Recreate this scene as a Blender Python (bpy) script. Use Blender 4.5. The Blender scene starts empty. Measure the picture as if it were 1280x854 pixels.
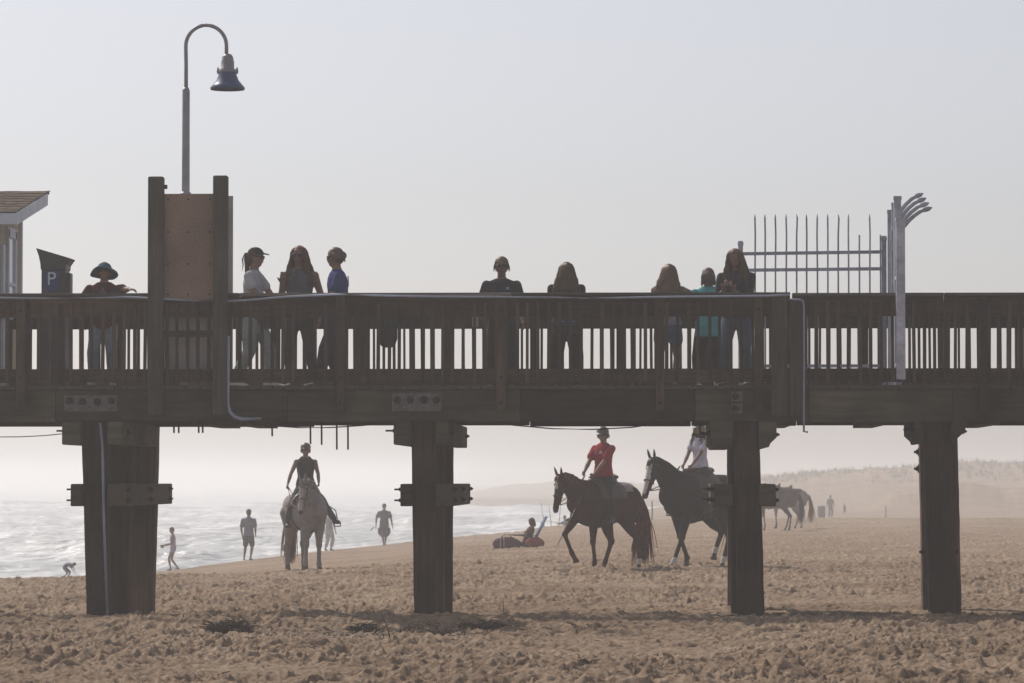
import bpy, bmesh, math, random
import numpy as np
from mathutils import Vector, Matrix, Quaternion
random.seed(7); RNG = np.random.RandomState(11)
R = math.radians
SC = bpy.context.scene
COL = SC.collection

# ------------------------------------------------------------------ camera
F_PX = 4725.0                      # focal length in pixels of a 1280 wide frame
CAM_Z = 1.67
cd = bpy.data.cameras.new('camera'); cam = bpy.data.objects.new('camera', cd); COL.objects.link(cam)
cd.sensor_width = 36.0; cd.lens = F_PX / 1280 * 36
cd.clip_start = 0.5; cd.clip_end = 9000
YAW = math.atan(170 / F_PX); PITCH = math.atan(173 / F_PX)
cam.location = (0, 0, CAM_Z)
cam.rotation_euler = (R(90) + PITCH, 0, YAW)
cd.dof.use_dof = True; cd.dof.focus_distance = 46; cd.dof.aperture_fstop = 9
SC.camera = cam
CAM_M = cam.rotation_euler.to_matrix()

# ------------------------------------------------------------------ light
SUN_EL, SUN_AZ = 43.0, -42.0        # azimuth measured from +Y (view direction), negative = to the left
world = bpy.data.worlds.new('World'); SC.world = world; world.use_nodes = True
wn = world.node_tree; wn.nodes.clear()
sky = wn.nodes.new('ShaderNodeTexSky'); sky.sky_type = 'NISHITA'; sky.sun_disc = False
sky.sun_elevation = R(SUN_EL); sky.sun_rotation = R(SUN_AZ)
sky.altitude = 0; sky.air_density = 1.0; sky.dust_density = 1.3; sky.ozone_density = 3.0
hs = wn.nodes.new('ShaderNodeHueSaturation'); hs.inputs['Saturation'].default_value = 0.34
bg = wn.nodes.new('ShaderNodeBackground'); bg.inputs['Strength'].default_value = 0.106
wo = wn.nodes.new('ShaderNodeOutputWorld')
wn.links.new(sky.outputs[0], hs.inputs['Color']); tn = wn.nodes.new('ShaderNodeMix'); tn.data_type = 'RGBA'; tn.blend_type = 'MULTIPLY'; tn.inputs['Factor'].default_value = 1; tn.inputs['B'].default_value = (.985, .95, .975, 1)
wn.links.new(hs.outputs[0], tn.inputs['A']); wn.links.new(tn.outputs['Result'], bg.inputs[0]); wn.links.new(bg.outputs[0], wo.inputs[0])
sd = bpy.data.lights.new('sun', 'SUN'); sd.energy = 3.5; sd.angle = R(0.9); sd.color = (1.0, 0.93, 0.84)
sun = bpy.data.objects.new('sun', sd); COL.objects.link(sun)
sv = Vector((math.sin(R(SUN_AZ)) * math.cos(R(SUN_EL)), math.cos(R(SUN_AZ)) * math.cos(R(SUN_EL)), math.sin(R(SUN_EL))))
sun.rotation_euler = sv.to_track_quat('Z', 'Y').to_euler(); sun.location = sv * 80
SC.view_settings.view_transform = 'Standard'; SC.view_settings.look = 'None'
SC.view_settings.exposure = 0.0; SC.view_settings.gamma = 1.0
SC.cycles.max_bounces = 6; SC.cycles.volume_bounces = 3
SC.cycles.volume_step_rate = 4; SC.cycles.use_denoising = True
HAZE_DENSITY = 0.0016

# ------------------------------------------------------------------ authoring helpers
def P(px, py, Y):
    """world point seen at photo pixel (px,py) on the vertical plane y=Y"""
    d = CAM_M @ Vector(((px - 640) / F_PX, -(py - 427) / F_PX, -1))
    t = Y / d.y
    return Vector((0, 0, CAM_Z)) + d * t
def X(px, Y=45.0, py=450): return P(px, py, Y).x
def Z(py, Y=45.0, px=640): return P(px, py, Y).z
def U_of(x, y):
    """angular column (photo pixel column) of a ground position"""
    return 810 + F_PX * np.asarray(x) / np.maximum(np.asarray(y), 1e-3)

# ------------------------------------------------------------------ materials
def sock(n, *names):
    for k in names:
        if k in n.inputs: return n.inputs[k]
def new_mat(name):
    m = bpy.data.materials.new(name); m.use_nodes = True
    nt = m.node_tree; b = nt.nodes['Principled BSDF']
    return m, nt, b
def mat(name, col, rough=.75, var=.22, scale=14, bump=.25, dist=.01, metal=0, spec=.3, stretch=(1, 1, 1), dark=None, sheen=0, trans=0, blotch=.10):
    m, nt, b = new_mat(name)
    tc = nt.nodes.new('ShaderNodeTexCoord'); mp = nt.nodes.new('ShaderNodeMapping'); mp.inputs['Scale'].default_value = stretch
    nz = nt.nodes.new('ShaderNodeTexNoise'); nz.inputs['Scale'].default_value = scale; nz.inputs['Detail'].default_value = 6; nz.inputs['Roughness'].default_value = .62
    nt.links.new(tc.outputs['Object'], mp.inputs[0]); nt.links.new(mp.outputs[0], nz.inputs['Vector'])
    cr = nt.nodes.new('ShaderNodeValToRGB')
    lo = dark if dark else tuple(c * (1 - var) for c in col); hi = tuple(min(1, c * (1 + var)) for c in col)
    cr.color_ramp.elements[0].position = .3; cr.color_ramp.elements[0].color = (*lo, 1)
    cr.color_ramp.elements[1].position = .7; cr.color_ramp.elements[1].color = (*hi, 1)
    nt.links.new(nz.outputs[0], cr.inputs[0])
    # broad blotches and a little difference from object to object
    n2 = nt.nodes.new('ShaderNodeTexNoise'); n2.inputs['Scale'].default_value = 1.3; n2.inputs['Detail'].default_value = 5
    oi = nt.nodes.new('ShaderNodeObjectInfo'); ad = nt.nodes.new('ShaderNodeVectorMath'); ad.operation = 'MULTIPLY_ADD'
    nt.links.new(oi.outputs['Random'], ad.inputs[0]); ad.inputs[1].default_value = (37, 19, 53); nt.links.new(tc.outputs['Object'], ad.inputs[2]); nt.links.new(ad.outputs[0], n2.inputs['Vector'])
    m1 = nt.nodes.new('ShaderNodeMapRange'); m1.inputs['From Min'].default_value = .3; m1.inputs['From Max'].default_value = .7; m1.inputs['To Min'].default_value = 1 - blotch; m1.inputs['To Max'].default_value = 1 + blotch
    m2 = nt.nodes.new('ShaderNodeMapRange'); m2.inputs['To Min'].default_value = 1 - blotch * .8; m2.inputs['To Max'].default_value = 1 + blotch * .8
    nt.links.new(n2.outputs[0], m1.inputs[0]); nt.links.new(oi.outputs['Random'], m2.inputs[0])
    mu = nt.nodes.new('ShaderNodeMath'); mu.operation = 'MULTIPLY'; nt.links.new(m1.outputs[0], mu.inputs[0]); nt.links.new(m2.outputs[0], mu.inputs[1])
    vm = nt.nodes.new('ShaderNodeVectorMath'); vm.operation = 'SCALE'; nt.links.new(cr.outputs[0], vm.inputs[0]); nt.links.new(mu.outputs[0], vm.inputs['Scale'])
    nt.links.new(vm.outputs[0], b.inputs['Base Color'])
    b.inputs['Roughness'].default_value = rough; b.inputs['Metallic'].default_value = metal
    sock(b, 'Specular IOR Level', 'Specular').default_value = spec
    if sheen: b.inputs['Sheen Weight'].default_value = sheen
    if trans:
        # thin fibres/cloth: part of the light passes through
        t = nt.nodes.new('ShaderNodeBsdfTranslucent'); mx = nt.nodes.new('ShaderNodeMixShader'); mx.inputs[0].default_value = trans
        nt.links.new(cr.outputs[0], t.inputs[0]); nt.links.new(b.outputs[0], mx.inputs[1]); nt.links.new(t.outputs[0], mx.inputs[2])
        nt.links.new(mx.outputs[0], nt.nodes['Material Output'].inputs[0])
    if bump:
        bp = nt.nodes.new('ShaderNodeBump'); bp.inputs['Strength'].default_value = bump; bp.inputs['Distance'].default_value = dist
        nt.links.new(nz.outputs[0], bp.inputs['Height']); nt.links.new(bp.outputs[0], b.inputs['Normal'])
    return m
WOOD = (.052, .032, .020)
M = {}
M['rail_cap'] = mat('bleached_rail_cap', (.085, .075, .065), .85, .4, 5, .7, .02, stretch=(.25, 4, 7), blotch=.6)
M['wood_x'] = mat('weathered_wood_lengthwise', WOOD, .85, .5, 5, .7, .02, stretch=(.25, 4, 7), blotch=.6)
M['wood_z'] = mat('weathered_wood_upright', (.056, .036, .025), .85, .4, 5, .7, .02, stretch=(7, 4, .3), blotch=.6)
M['wood_y'] = mat('weathered_wood_crosswise', (.085, .066, .043), .85, .35, 5, .7, .02, stretch=(7, .3, 7))
M['wood_green'] = mat('green_treated_timber', (.050, .043, .026), .85, .4, 3, .6, .02, stretch=(.4, 3, 5), blotch=.6)
M['wood_post'] = mat('grey_weathered_post', (.062, .053, .040), .88, .4, 5, .8, .02, stretch=(6, 4, .3), blotch=.35)
M['pile'] = mat('dark_pile_timber', (.062, .038, .025), .9, .45, 4, .9, .03, stretch=(5, 5, .25), blotch=.6)
M['iron'] = mat('rusted_iron', (.03, .018, .014), .8, .5, 30, .6, .01, metal=.3)
M['galv'] = mat('galvanised_plate', (.13, .12, .115), .6, .4, 20, .3, .005, metal=.5)
M['white_metal'] = mat('white_painted_metal', (.36, .37, .43), .5, .3, 9, .3, .006, spec=.4, blotch=.25)
M['conduit'] = mat('pale_conduit', (.28, .31, .40), .45, .15, 9, .15, .004, spec=.5)
M['lamp_grey'] = mat('grey_lamp_paint', (.24, .24, .27), .45, .15, 12, .1, .003, spec=.5)
M['lamp_blue'] = mat('blue_lamp_paint', (.035, .06, .15), .35, .2, 12, .1, .003, spec=.5)
M['board'] = mat('tan_particle_board', (.25, .17, .13), .85, .35, 60, .4, .005, blotch=.3)
M['board_pale'] = mat('pale_grey_sheet', (.45, .43, .42), .8, .12, 5, .15, .005)
M['siding'] = mat('beige_siding', (.42, .35, .27), .8, .15, 6, .3, .005)
M['trim'] = mat('white_trim_paint', (.62, .66, .75), .6, .08, 6, .1, .003)
M['kiosk'] = mat('dark_kiosk_metal', (.035, .03, .03), .5, .25, 9, .1, .003, spec=.5)
M['sign_blue'] = mat('blue_sign_face', (.03, .06, .17), .5, .1, 9, 0)
M['sign_white'] = mat('white_lettering', (.7, .72, .78), .6, .05, 9, 0)
M['black'] = mat('black_plastic', (.012, .012, .014), .4, .2, 20, .1, .003, spec=.5)
m, nt, b = new_mat('window_glass'); b.inputs['Base Color'].default_value = (.55, .6, .66, 1); b.inputs['Roughness'].default_value = .12; b.inputs['Metallic'].default_value = .15; M['glass'] = m

# ------------------------------------------------------------------ mesh helpers
class MB:
    def __init__(s, o=(0, 0, 0)): s.v = []; s.f = []; s.mi = []; s.o = Vector(o)
    def add(s, vs, fs, mi=0):
        n = len(s.v); s.v += [Vector(p) - s.o for p in vs]; s.f += [tuple(i + n for i in f) for f in fs]; s.mi += [mi] * len(fs)
    def box(s, x0, x1, y0, y1, z0, z1, mi=0, c=0):
        if x0 > x1: x0, x1 = x1, x0
        if y0 > y1: y0, y1 = y1, y0
        if z0 > z1: z0, z1 = z1, z0
        if c:   # chamfered: two octagonal rings round Z plus top/bottom insets
            rings = []
            for z, i in ((z0, c), (z0 + c, 0), (z1 - c, 0), (z1, c)):
                a0, a1, b0, b1 = x0 + i, x1 - i, y0 + i, y1 - i
                k = c
                rings.append([(a0 + k, b0, z), (a1 - k, b0, z), (a1, b0 + k, z), (a1, b1 - k, z), (a1 - k, b1, z), (a0 + k, b1, z), (a0, b1 - k, z), (a0, b0 + k, z)])
            vs = [p for r in rings for p in r]
            fs = [tuple(range(7, -1, -1)), tuple(range(24, 32))]
            for j in range(3):
                for i in range(8): fs.append((j * 8 + i, j * 8 + (i + 1) % 8, j * 8 + 8 + (i + 1) % 8, j * 8 + 8 + i))
            s.add(vs, fs, mi); return
        vs = [(x0, y0, z0), (x1, y0, z0), (x1, y1, z0), (x0, y1, z0), (x0, y0, z1), (x1, y0, z1), (x1, y1, z1), (x0, y1, z1)]
        s.add(vs, [(3, 2, 1, 0), (4, 5, 6, 7), (0, 1, 5, 4), (1, 2, 6, 5), (2, 3, 7, 6), (3, 0, 4, 7)], mi)
    def hexa(s, pts, mi=0):   # 8 points: bottom ring 4, top ring 4
        s.add(pts, [(3, 2, 1, 0), (4, 5, 6, 7), (0, 1, 5, 4), (1, 2, 6, 5), (2, 3, 7, 6), (3, 0, 4, 7)], mi)
    def loft(s, path, ab, side=(1, 0, 0), seg=10, caps=True, mi=0, sq=0):
        """ring sweep; ab = list of (half width along side, half width across)"""
        path = [Vector(p) for p in path]; n = len(path); sides = [Vector(q) for q in side] if isinstance(side, list) else [Vector(side)] * n
        ab = [(a, a) if not isinstance(a, (tuple, list)) else a for a in ab]
        fr = []
        for i in range(n):
            t = (path[min(i + 1, n - 1)] - path[max(i - 1, 0)])
            t = t.normalized() if t.length > 1e-9 else Vector((0, 0, 1))
            side = sides[i]; sd_ = side - t * side.dot(t)
            if sd_.length < 1e-3: sd_ = Vector((0, 1, 0)) - t * t.y
            sd_.normalize(); fr.append((t, sd_, t.cross(sd_)))
        rings = []
        def ring(c, a, b_, f):
            out = []
            for k in range(seg):
                th = 2 * math.pi * (k + .5) / seg; ct, st = math.cos(th), math.sin(th)
                if sq: ct = math.copysign(abs(ct) ** (1 - sq), ct); st = math.copysign(abs(st) ** (1 - sq), st)
                out.append(c + f[1] * (a * ct) + f[2] * (b_ * st))
            return out
        ck = (1, 1) if caps is True else caps
        if caps:
            a, b_ = ab[0]; r = min(a, b_) * ck[0]
            rings.append(ring(path[0] - fr[0][0] * r * .8, a * .5, b_ * .5, fr[0])); rings.append(ring(path[0] - fr[0][0] * r * .4, a * .84, b_ * .84, fr[0]))
        for i in range(n): rings.append(ring(path[i], ab[i][0], ab[i][1], fr[i]))
        if caps:
            a, b_ = ab[-1]; r = min(a, b_) * ck[1]
            rings.append(ring(path[-1] + fr[-1][0] * r * .4, a * .84, b_ * .84, fr[-1])); rings.append(ring(path[-1] + fr[-1][0] * r * .8, a * .5, b_ * .5, fr[-1]))
        vs = [p for r in rings for p in r]; fs = []
        for j in range(len(rings) - 1):
            for k in range(seg): fs.append((j * seg + k, j * seg + (k + 1) % seg, (j + 1) * seg + (k + 1) % seg, (j + 1) * seg + k))
        fs.append(tuple(range(seg - 1, -1, -1))); fs.append(tuple(range((len(rings) - 1) * seg, len(rings) * seg)))
        s.add(vs, fs, mi)
    def tube(s, path, r, seg=8, mi=0, caps=False):
        rr = r if isinstance(r, (list, tuple)) else [r] * len(path)
        s.loft(path, [(a, a) for a in rr], seg=seg, caps=caps, mi=mi)
    def ell(s, c, r, rot=None, seg=14, mi=0):
        vs = []; n = seg // 2; c = Vector(c)
        rot = rot or Matrix.Identity(3)
        for i in range(n + 1):
            ph = math.pi * i / n
            for k in range(seg):
                th = 2 * math.pi * k / seg
                vs.append(c + rot @ Vector((r[0] * math.sin(ph) * math.cos(th), r[1] * math.sin(ph) * math.sin(th), r[2] * math.cos(ph))))
        fs = [((i + 1) * seg + k, (i + 1) * seg + (k + 1) % seg, i * seg + (k + 1) % seg, i * seg + k) for i in range(n) for k in range(seg)]
        s.add(vs, fs, mi)
    def lathe(s, c, prof, seg=24, mi=0):
        c = Vector(c); vs = []
        for r, z in prof:
            for k in range(seg): th = 2 * math.pi * k / seg; vs.append(c + Vector((r * math.cos(th), r * math.sin(th), z)))
        fs = [(i * seg + k, i * seg + (k + 1) % seg, (i + 1) * seg + (k + 1) % seg, (i + 1) * seg + k) for i in range(len(prof) - 1) for k in range(seg)]
        s.add(vs, fs, mi)
    def prism(s, poly, y0, y1, mi=0):     # polygon in x,z pushed along y
        n = len(poly)
        vs = [(x, y0, z) for x, z in poly] + [(x, y1, z) for x, z in poly]
        s.add(vs, [tuple(range(n)), tuple(range(2 * n - 1, n - 1, -1))] + [(i, i + n, (i + 1) % n + n, (i + 1) % n) for i in range(n)], mi)
    def build(s, name, material, parent=None, smooth=False, loc=None):
        me = bpy.data.meshes.new(name); me.from_pydata([tuple(v) for v in s.v], [], s.f)
        mats = material if isinstance(material, (list, tuple)) else [material]
        for m_ in mats: me.materials.append(m_)
        if len(mats) > 1: me.polygons.foreach_set('material_index', s.mi)
        bm = bmesh.new(); bm.from_mesh(me)
        bmesh.ops.remove_doubles(bm, verts=bm.verts, dist=1e-6)
        bmesh.ops.recalc_face_normals(bm, faces=bm.faces); bm.to_mesh(me); bm.free()
        if smooth: me.polygons.foreach_set('use_smooth', [True] * len(me.polygons))
        o = bpy.data.objects.new(name, me); COL.objects.link(o)
        if parent: o.parent = parent
        if loc is not None: o.location = loc
        return o
def tag(o, label=None, cat=None, group=None, kind=None):
    if label: o['label'] = label
    if cat: o['category'] = cat
    if group: o['group'] = group
    if kind: o['kind'] = kind
    return o
def empty(name, loc, rz=0, label=None, cat=None, group=None):
    o = bpy.data.objects.new(name, None); COL.objects.link(o); o.location = loc; o.rotation_euler = (0, 0, rz)
    o.empty_display_size = .2
    return tag(o, label, cat, group)
def sm(e0, e1, x):
    t = np.clip((x - e0) / (e1 - e0), 0, 1); return t * t * (3 - 2 * t)

# ------------------------------------------------------------------ numpy noise
def hsh(ix, iy, k=0):
    h = (ix.astype(np.int64) * 374761393 + iy.astype(np.int64) * 668265263 + k * 974634777) & 0x7fffffff
    h = ((h ^ (h >> 13)) * 1274126177) & 0x7fffffff
    return ((h ^ (h >> 16)) & 0xffffff) / float(0xffffff)
def vnoise(x, y, k=0):
    ix = np.floor(x); iy = np.floor(y); fx = x - ix; fy = y - iy
    fx = fx * fx * (3 - 2 * fx); fy = fy * fy * (3 - 2 * fy)
    a = hsh(ix, iy, k); b_ = hsh(ix + 1, iy, k); c = hsh(ix, iy + 1, k); d = hsh(ix + 1, iy + 1, k)
    return (a + (b_ - a) * fx) * (1 - fy) + (c + (d - c) * fx) * fy - .5
def fbm(x, y, octv=4, k=0, gain=.5):
    s = 0; a = 1
    for i in range(octv): s = s + a * vnoise(x, y, k + i); x = x * 2.03 + 7.1; y = y * 2.03 + 3.7; a *= gain
    return s
def pits(x, y, cell, k, prob=.8):
    """foot-scuff pits with a pushed-up rim on a jittered grid"""
    gx = np.floor(x / cell); gy = np.floor(y / cell); out = np.zeros_like(x)
    for dx in (-1, 0, 1):
        for dy in (-1, 0, 1):
            cx = gx + dx; cy = gy + dy
            px = (cx + hsh(cx, cy, k)) * cell; py = (cy + hsh(cx, cy, k + 1)) * cell
            r = cell * (.38 + .4 * hsh(cx, cy, k + 2)); on = hsh(cx, cy, k + 3) < prob
            an = hsh(cx, cy, k + 4) * 3.14; ca, sa = np.cos(an), np.sin(an)
            u = ((x - px) * ca + (y - py) * sa) / r; v = (-(x - px) * sa + (y - py) * ca) / (r * .62)
            q = np.sqrt(u * u + v * v)
            out += np.where(on & (q < 1.7), -np.clip(1 - q * q, 0, 1) * 1.0 + .55 * np.exp(-((q - 1.12) / .28) ** 2), 0)
    return out

# ------------------------------------------------------------------ terrain
CU = np.array([-1500, -400, 0, 100, 215, 310, 400, 480, 560, 640, 700, 800, 950, 1280, 2200.])
CD = np.array([60, 92, 110, 117, 125, 131, 141, 154, 172, 192, 192, 190, 188, 184, 170.])      # distance of the beach crest
CY = np.array([760, 735, 728, 722, 713, 700, 689, 681, 672, 665, 656, 652.5, 650.5, 649, 649.])  # photo row of the crest
CZ = CAM_Z + (600 - CY) * CD / F_PX
ZM = np.interp  # alias
def ground_base(u, d):
    dc = np.interp(u, CU, CD); zc = np.interp(u, CU, CZ)
    z66 = np.interp(u, [0, 300, 420, 560, 700, 1300], [-.17, -.10, -.02, .06, .07, .03])
    z = np.interp(d, [0, 28, 38, 42.3, 44.2, 48.5, 54], [-.05, 0, .03, .0, -.0, -.0, .0]); z = z + np.interp(u, [0, 480, 600, 900, 1300], [.13, .165, .15, .09, .06]) * np.exp(-((d - 42.2) / 1.3) ** 2) - np.interp(u, [0, 300, 560, 700, 1000], [.15, .15, .12, .03, .0]) * np.exp(-((d - 47.8) / 3.0) ** 2)
    t1 = sm(50, 64, d); t2 = sm(64, dc, np.minimum(d, dc))
    # rough bank in front, smooth wet berm behind: small step at about 74 m on the left
    z = z * (1 - t1) + z66 * t1
    step = sm(72, 80, d) * .10 * sm(560, 420, u)
    z = z + (zc - z66) * t2 - step * (1 - t2)
    seaw = sm(720, 640, u)
    over = np.maximum(d - dc, 0)
    left = zc - over * .10; left = np.maximum(left, -4.5)
    right = zc + (-1.32 - zc) * sm(0, 90, over)
    zb = left * seaw + right * (1 - seaw)
    z = np.where(d > dc, zb, z)
    # shoreline runs away to the right in the distance
    ush = np.interp(d, [190, 260, 600, 1500, 3500], [640, 720, 860, 900, 900])
    z = np.where(d > 190, np.minimum(z, -1.3 + (u - ush - 40) * .03 * (d / 500)), z)
    z = np.maximum(z, -5)
    return z
DU1 = [880, 940, 1000, 1060, 1090, 1140, 1180, 1240, 1290, 1400, 1700, 2600]
DY1 = [606, 600, 594, 588, 585, 583, 577, 578, 580, 577, 580, 585]
DU2 = [500, 560, 600, 640, 700, 760, 820, 880, 960, 1000, 1060, 1200, 2600]
DY2 = [622, 618, 612, 606, 600, 603, 606, 600, 592, 593, 588, 590, 590]
DU3 = [1030, 1075, 1110, 1150, 1190, 1280, 1400, 2600]
DY3 = [646, 634, 618, 606, 604, 612, 610, 612]
def ridge(u, d, U_, Y_, dist, w, k):
    top = CAM_Z + (600 - np.interp(u, U_, Y_)) * dist / F_PX
    top = top + .5 * fbm(u / 26., d / 60., 4, k) * dist / 480
    return (top + 1.4) * np.exp(-((d - dist) / w) ** 2)
def ground_z(x, y):
    x = np.asarray(x, float); y = np.asarray(y, float)
    u = U_of(x, y); d = y
    z = ground_base(u, d)
    land = sm(820, 960, u)
    z = z + ridge(u, d, DU1, DY1, 520., 60., 31) * sm(820, 930, u) * (d > 300)
    z = z + np.maximum(ridge(u, d, DU3, DY3, 380., 32., 51), 0) * sm(1025, 1110, u) * (d > 240)
    z = np.maximum(z, np.where(d > 600, (ridge(u, d, DU2, DY2, 900., 90., 71) + 7.6) * sm(480, 600, u) - 9, -9))
    return z
def ground_detail(x, y):
    u = U_of(x, y)
    dc = np.interp(u, CU, CD)
    rough = np.interp(y, [0, 20, 62, 78, 100, 150, 260], [1, 1, 1.0, .8, .6, .6, .3])
    smooth_left = 1 - .8 * sm(74, 80, y) * sm(620, 470, u)
    path = 1 - .75 * np.exp(-((y - 47.5 - (u - 640) * .0015) / 1.3) ** 2) * sm(430, 560, u)     # smoother strip under the pier
    mask = rough * smooth_left * path
    patch = .75 + 1.3 * (fbm(x / 3.1, y / 2.2, 3, 5) + .2)
    wx = x + .10 * fbm(x / .35, y / .35, 2, 401); wy = y + .16 * fbm(x / .35 + 9, y / .35, 2, 411)
    h = .040 * pits(wx, wy, .55, 101, .5) + .020 * pits(wx + 3.3, wy + 1.7, .27, 211, .55) + .025 * pits(wx + 1.3, wy + .7, .13, 231, .6)
    h = h + .050 * fbm(x / .7, y / .5, 2, 9) + .046 * fbm(x / .17, y / .13, 3, 29, .6) + .022 * (.25 - np.abs(fbm(x / .26, y / .2, 3, 61, .55))) + .08 * fbm(x / 2.6, y / 2.2, 2, 15)
    h = h + .022 * fbm(x / .07, y / .06, 2, 19)
    return h * mask * np.clip(patch, .25, 1.15)
def gz(x, y):
    a = np.array([float(x)]); b_ = np.array([float(y)])
    return float((ground_z(a, b_) + ground_detail(a, b_))[0])
def gpt(px, Y):
    x = X(px, Y, 700); return Vector((x, Y, gz(x, Y)))

def fan(name, us, ds, zf, material, kind='structure'):
    U_, D_ = np.meshgrid(us, ds); x = (U_ - 810) / F_PX * D_; y = D_
    z = zf(x, y)
    co = np.stack([x, y, z], -1).reshape(-1, 3).astype(np.float32)
    nu, nd = len(us), len(ds)
    i = np.arange((nd - 1) * nu).reshape(nd - 1, nu)[:, :-1].reshape(-1)
    q = np.stack([i, i + 1, i + nu + 1, i + nu], -1).astype(np.int32)
    me = bpy.data.meshes.new(name)
    me.vertices.add(len(co)); me.vertices.foreach_set('co', co.ravel())
    me.loops.add(q.size); me.loops.foreach_set('vertex_index', q.ravel())
    me.polygons.add(len(q)); me.polygons.foreach_set('loop_start', np.arange(0, q.size, 4, dtype=np.int32))
    me.polygons.foreach_set('use_smooth', np.ones(len(q), bool))
    me.update(calc_edges=True); me.materials.append(material)
    o = bpy.data.objects.new(name, me); COL.objects.link(o); o['kind'] = kind
    return o

# sand
m, nt, b = new_mat('beach_sand'); M['sand'] = m
tc = nt.nodes.new('ShaderNodeTexCoord')
n1 = nt.nodes.new('ShaderNodeTexNoise'); n1.inputs['Scale'].default_value = .35; n1.inputs['Detail'].default_value = 4
n2 = nt.nodes.new('ShaderNodeTexNoise'); n2.inputs['Scale'].default_value = 11; n2.inputs['Detail'].default_value = 8; n2.inputs['Roughness'].default_value = .72
n3 = nt.nodes.new('ShaderNodeTexNoise'); n3.inputs['Scale'].default_value = 60; n3.inputs['Detail'].default_value = 4
for n in (n1, n2, n3): nt.links.new(tc.outputs['Object'], n.inputs['Vector'])
c1 = nt.nodes.new('ShaderNodeValToRGB'); c1.color_ramp.elements[0].position = .35; c1.color_ramp.elements[1].position = .65
c1.color_ramp.elements[0].color = (.325, .234, .162, 1); c1.color_ramp.elements[1].color = (.44, .33, .236, 1)
c2 = nt.nodes.new('ShaderNodeValToRGB'); c2.color_ramp.elements[0].position = .38; c2.color_ramp.elements[1].position = .6
c2.color_ramp.elements[0].color = (.42, .37, .34, 1); c2.color_ramp.elements[1].color = (1, 1, 1, 1)
mx = nt.nodes.new('ShaderNodeMix'); mx.data_type = 'RGBA'; mx.blend_type = 'MULTIPLY'; mx.inputs['Factor'].default_value = .8
nt.links.new(n1.outputs[0], c1.inputs[0]); nt.links.new(n2.outputs[0], c2.inputs[0])
nt.links.new(c1.outputs[0], mx.inputs['A']); nt.links.new(c2.outputs[0], mx.inputs['B']); nt.links.new(mx.outputs['Result'], b.inputs['Base Color'])
b.inputs['Roughness'].default_value = .95; sock(b, 'Specular IOR Level').default_value = .1
bp = nt.nodes.new('ShaderNodeBump'); bp.inputs['Strength'].default_value = 1; bp.inputs['Distance'].default_value = .045
bp2 = nt.nodes.new('ShaderNodeBump'); bp2.inputs['Strength'].default_value = .5; bp2.inputs['Distance'].default_value = .006
nt.links.new(n3.outputs[0], bp2.inputs['Height']); nt.links.new(n2.outputs[0], bp.inputs['Height']); nt.links.new(bp2.outputs[0], bp.inputs['Normal']); nt.links.new(bp.outputs[0], b.inputs['Normal'])

us = np.concatenate([np.linspace(-9000, -900, 28), np.linspace(-850, -160, 36), np.linspace(-140, 1420, 1050), np.linspace(1440, 2200, 40), np.linspace(2300, 10500, 28)])
ds = np.concatenate([np.linspace(1.5, 27, 60), np.arange(27.1, 50, .032), np.arange(50, 76, .075), np.arange(76, 130, .22), np.arange(130, 230, .8), np.arange(230, 1000, 4.), np.geomspace(1004, 3600, 40)])
def zsand(x, y): return ground_z(x, y) + ground_detail(x, y)
fan('sand_beach', us, ds, zsand, M['sand'])

# sea
SEA_Z = -2.55
m, nt, b = new_mat('sea_water'); M['sea'] = m
tc = nt.nodes.new('ShaderNodeTexCoord'); mp = nt.nodes.new('ShaderNodeMapping'); mp.inputs['Scale'].default_value = (.35, 1, 1)
n1 = nt.nodes.new('ShaderNodeTexNoise'); n1.inputs['Scale'].default_value = .30; n1.inputs['Detail'].default_value = 12; n1.inputs['Roughness'].default_value = .72
nt.links.new(tc.outputs['Object'], mp.inputs[0]); nt.links.new(mp.outputs[0], n1.inputs['Vector'])
cr = nt.nodes.new('ShaderNodeValToRGB'); cr.color_ramp.elements[0].position = .50; cr.color_ramp.elements[1].position = .62
cr.color_ramp.elements[0].color = (.52, .53, .53, 1); cr.color_ramp.elements[1].color = (.82, .82, .82, 1)  # foam tones, with the water paled further to imitate haze over the surf
nt.links.new(n1.outputs[0], cr.inputs[0]); nt.links.new(cr.outputs[0], b.inputs['Base Color'])
rr = nt.nodes.new('ShaderNodeMapRange'); rr.inputs['From Min'].default_value = .5; rr.inputs['From Max'].default_value = .62; rr.inputs['To Min'].default_value = .30; rr.inputs['To Max'].default_value = .8
nt.links.new(n1.outputs[0], rr.inputs[0]); nt.links.new(rr.outputs[0], b.inputs['Roughness'])
n2 = nt.nodes.new('ShaderNodeTexNoise'); n2.inputs['Scale'].default_value = 1.6; n2.inputs['Detail'].default_value = 6
nt.links.new(mp.outputs[0], n2.inputs['Vector'])
bp = nt.nodes.new('ShaderNodeBump'); bp.inputs['Strength'].default_value = 1; bp.inputs['Distance'].default_value = .5
nt.links.new(n2.outputs[0], bp.inputs['Height']); nt.links.new(bp.outputs[0], b.inputs['Normal'])
def zsea(x, y):
    u = U_of(x, y)
    w = fbm(x / 26., y / 7., 4, 301); band = y + 8 * fbm(x / 40., y / 40., 2, 311) + (u - 300) * .02
    z = SEA_Z + .38 * w
    for c, a, wd in ((172, .75, 3.5), (196, .5, 3), (226, .8, 5), (262, .5, 5), (310, .8, 7), (380, .8, 9), (470, .9, 10)):
        q = (band - c) / wd
        z = z + 1.25 * a * np.exp(-np.abs(q) ** np.where(q < 0, 1.2, 2)) * (.45 + 1.1 * np.clip(fbm(x / 14., y / 30., 3, 321 + int(c)) + .35, 0, 1))
    z = z + .34 * fbm(x / 3.5, y / 2.2, 4, 331, .6)
    return z
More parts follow.
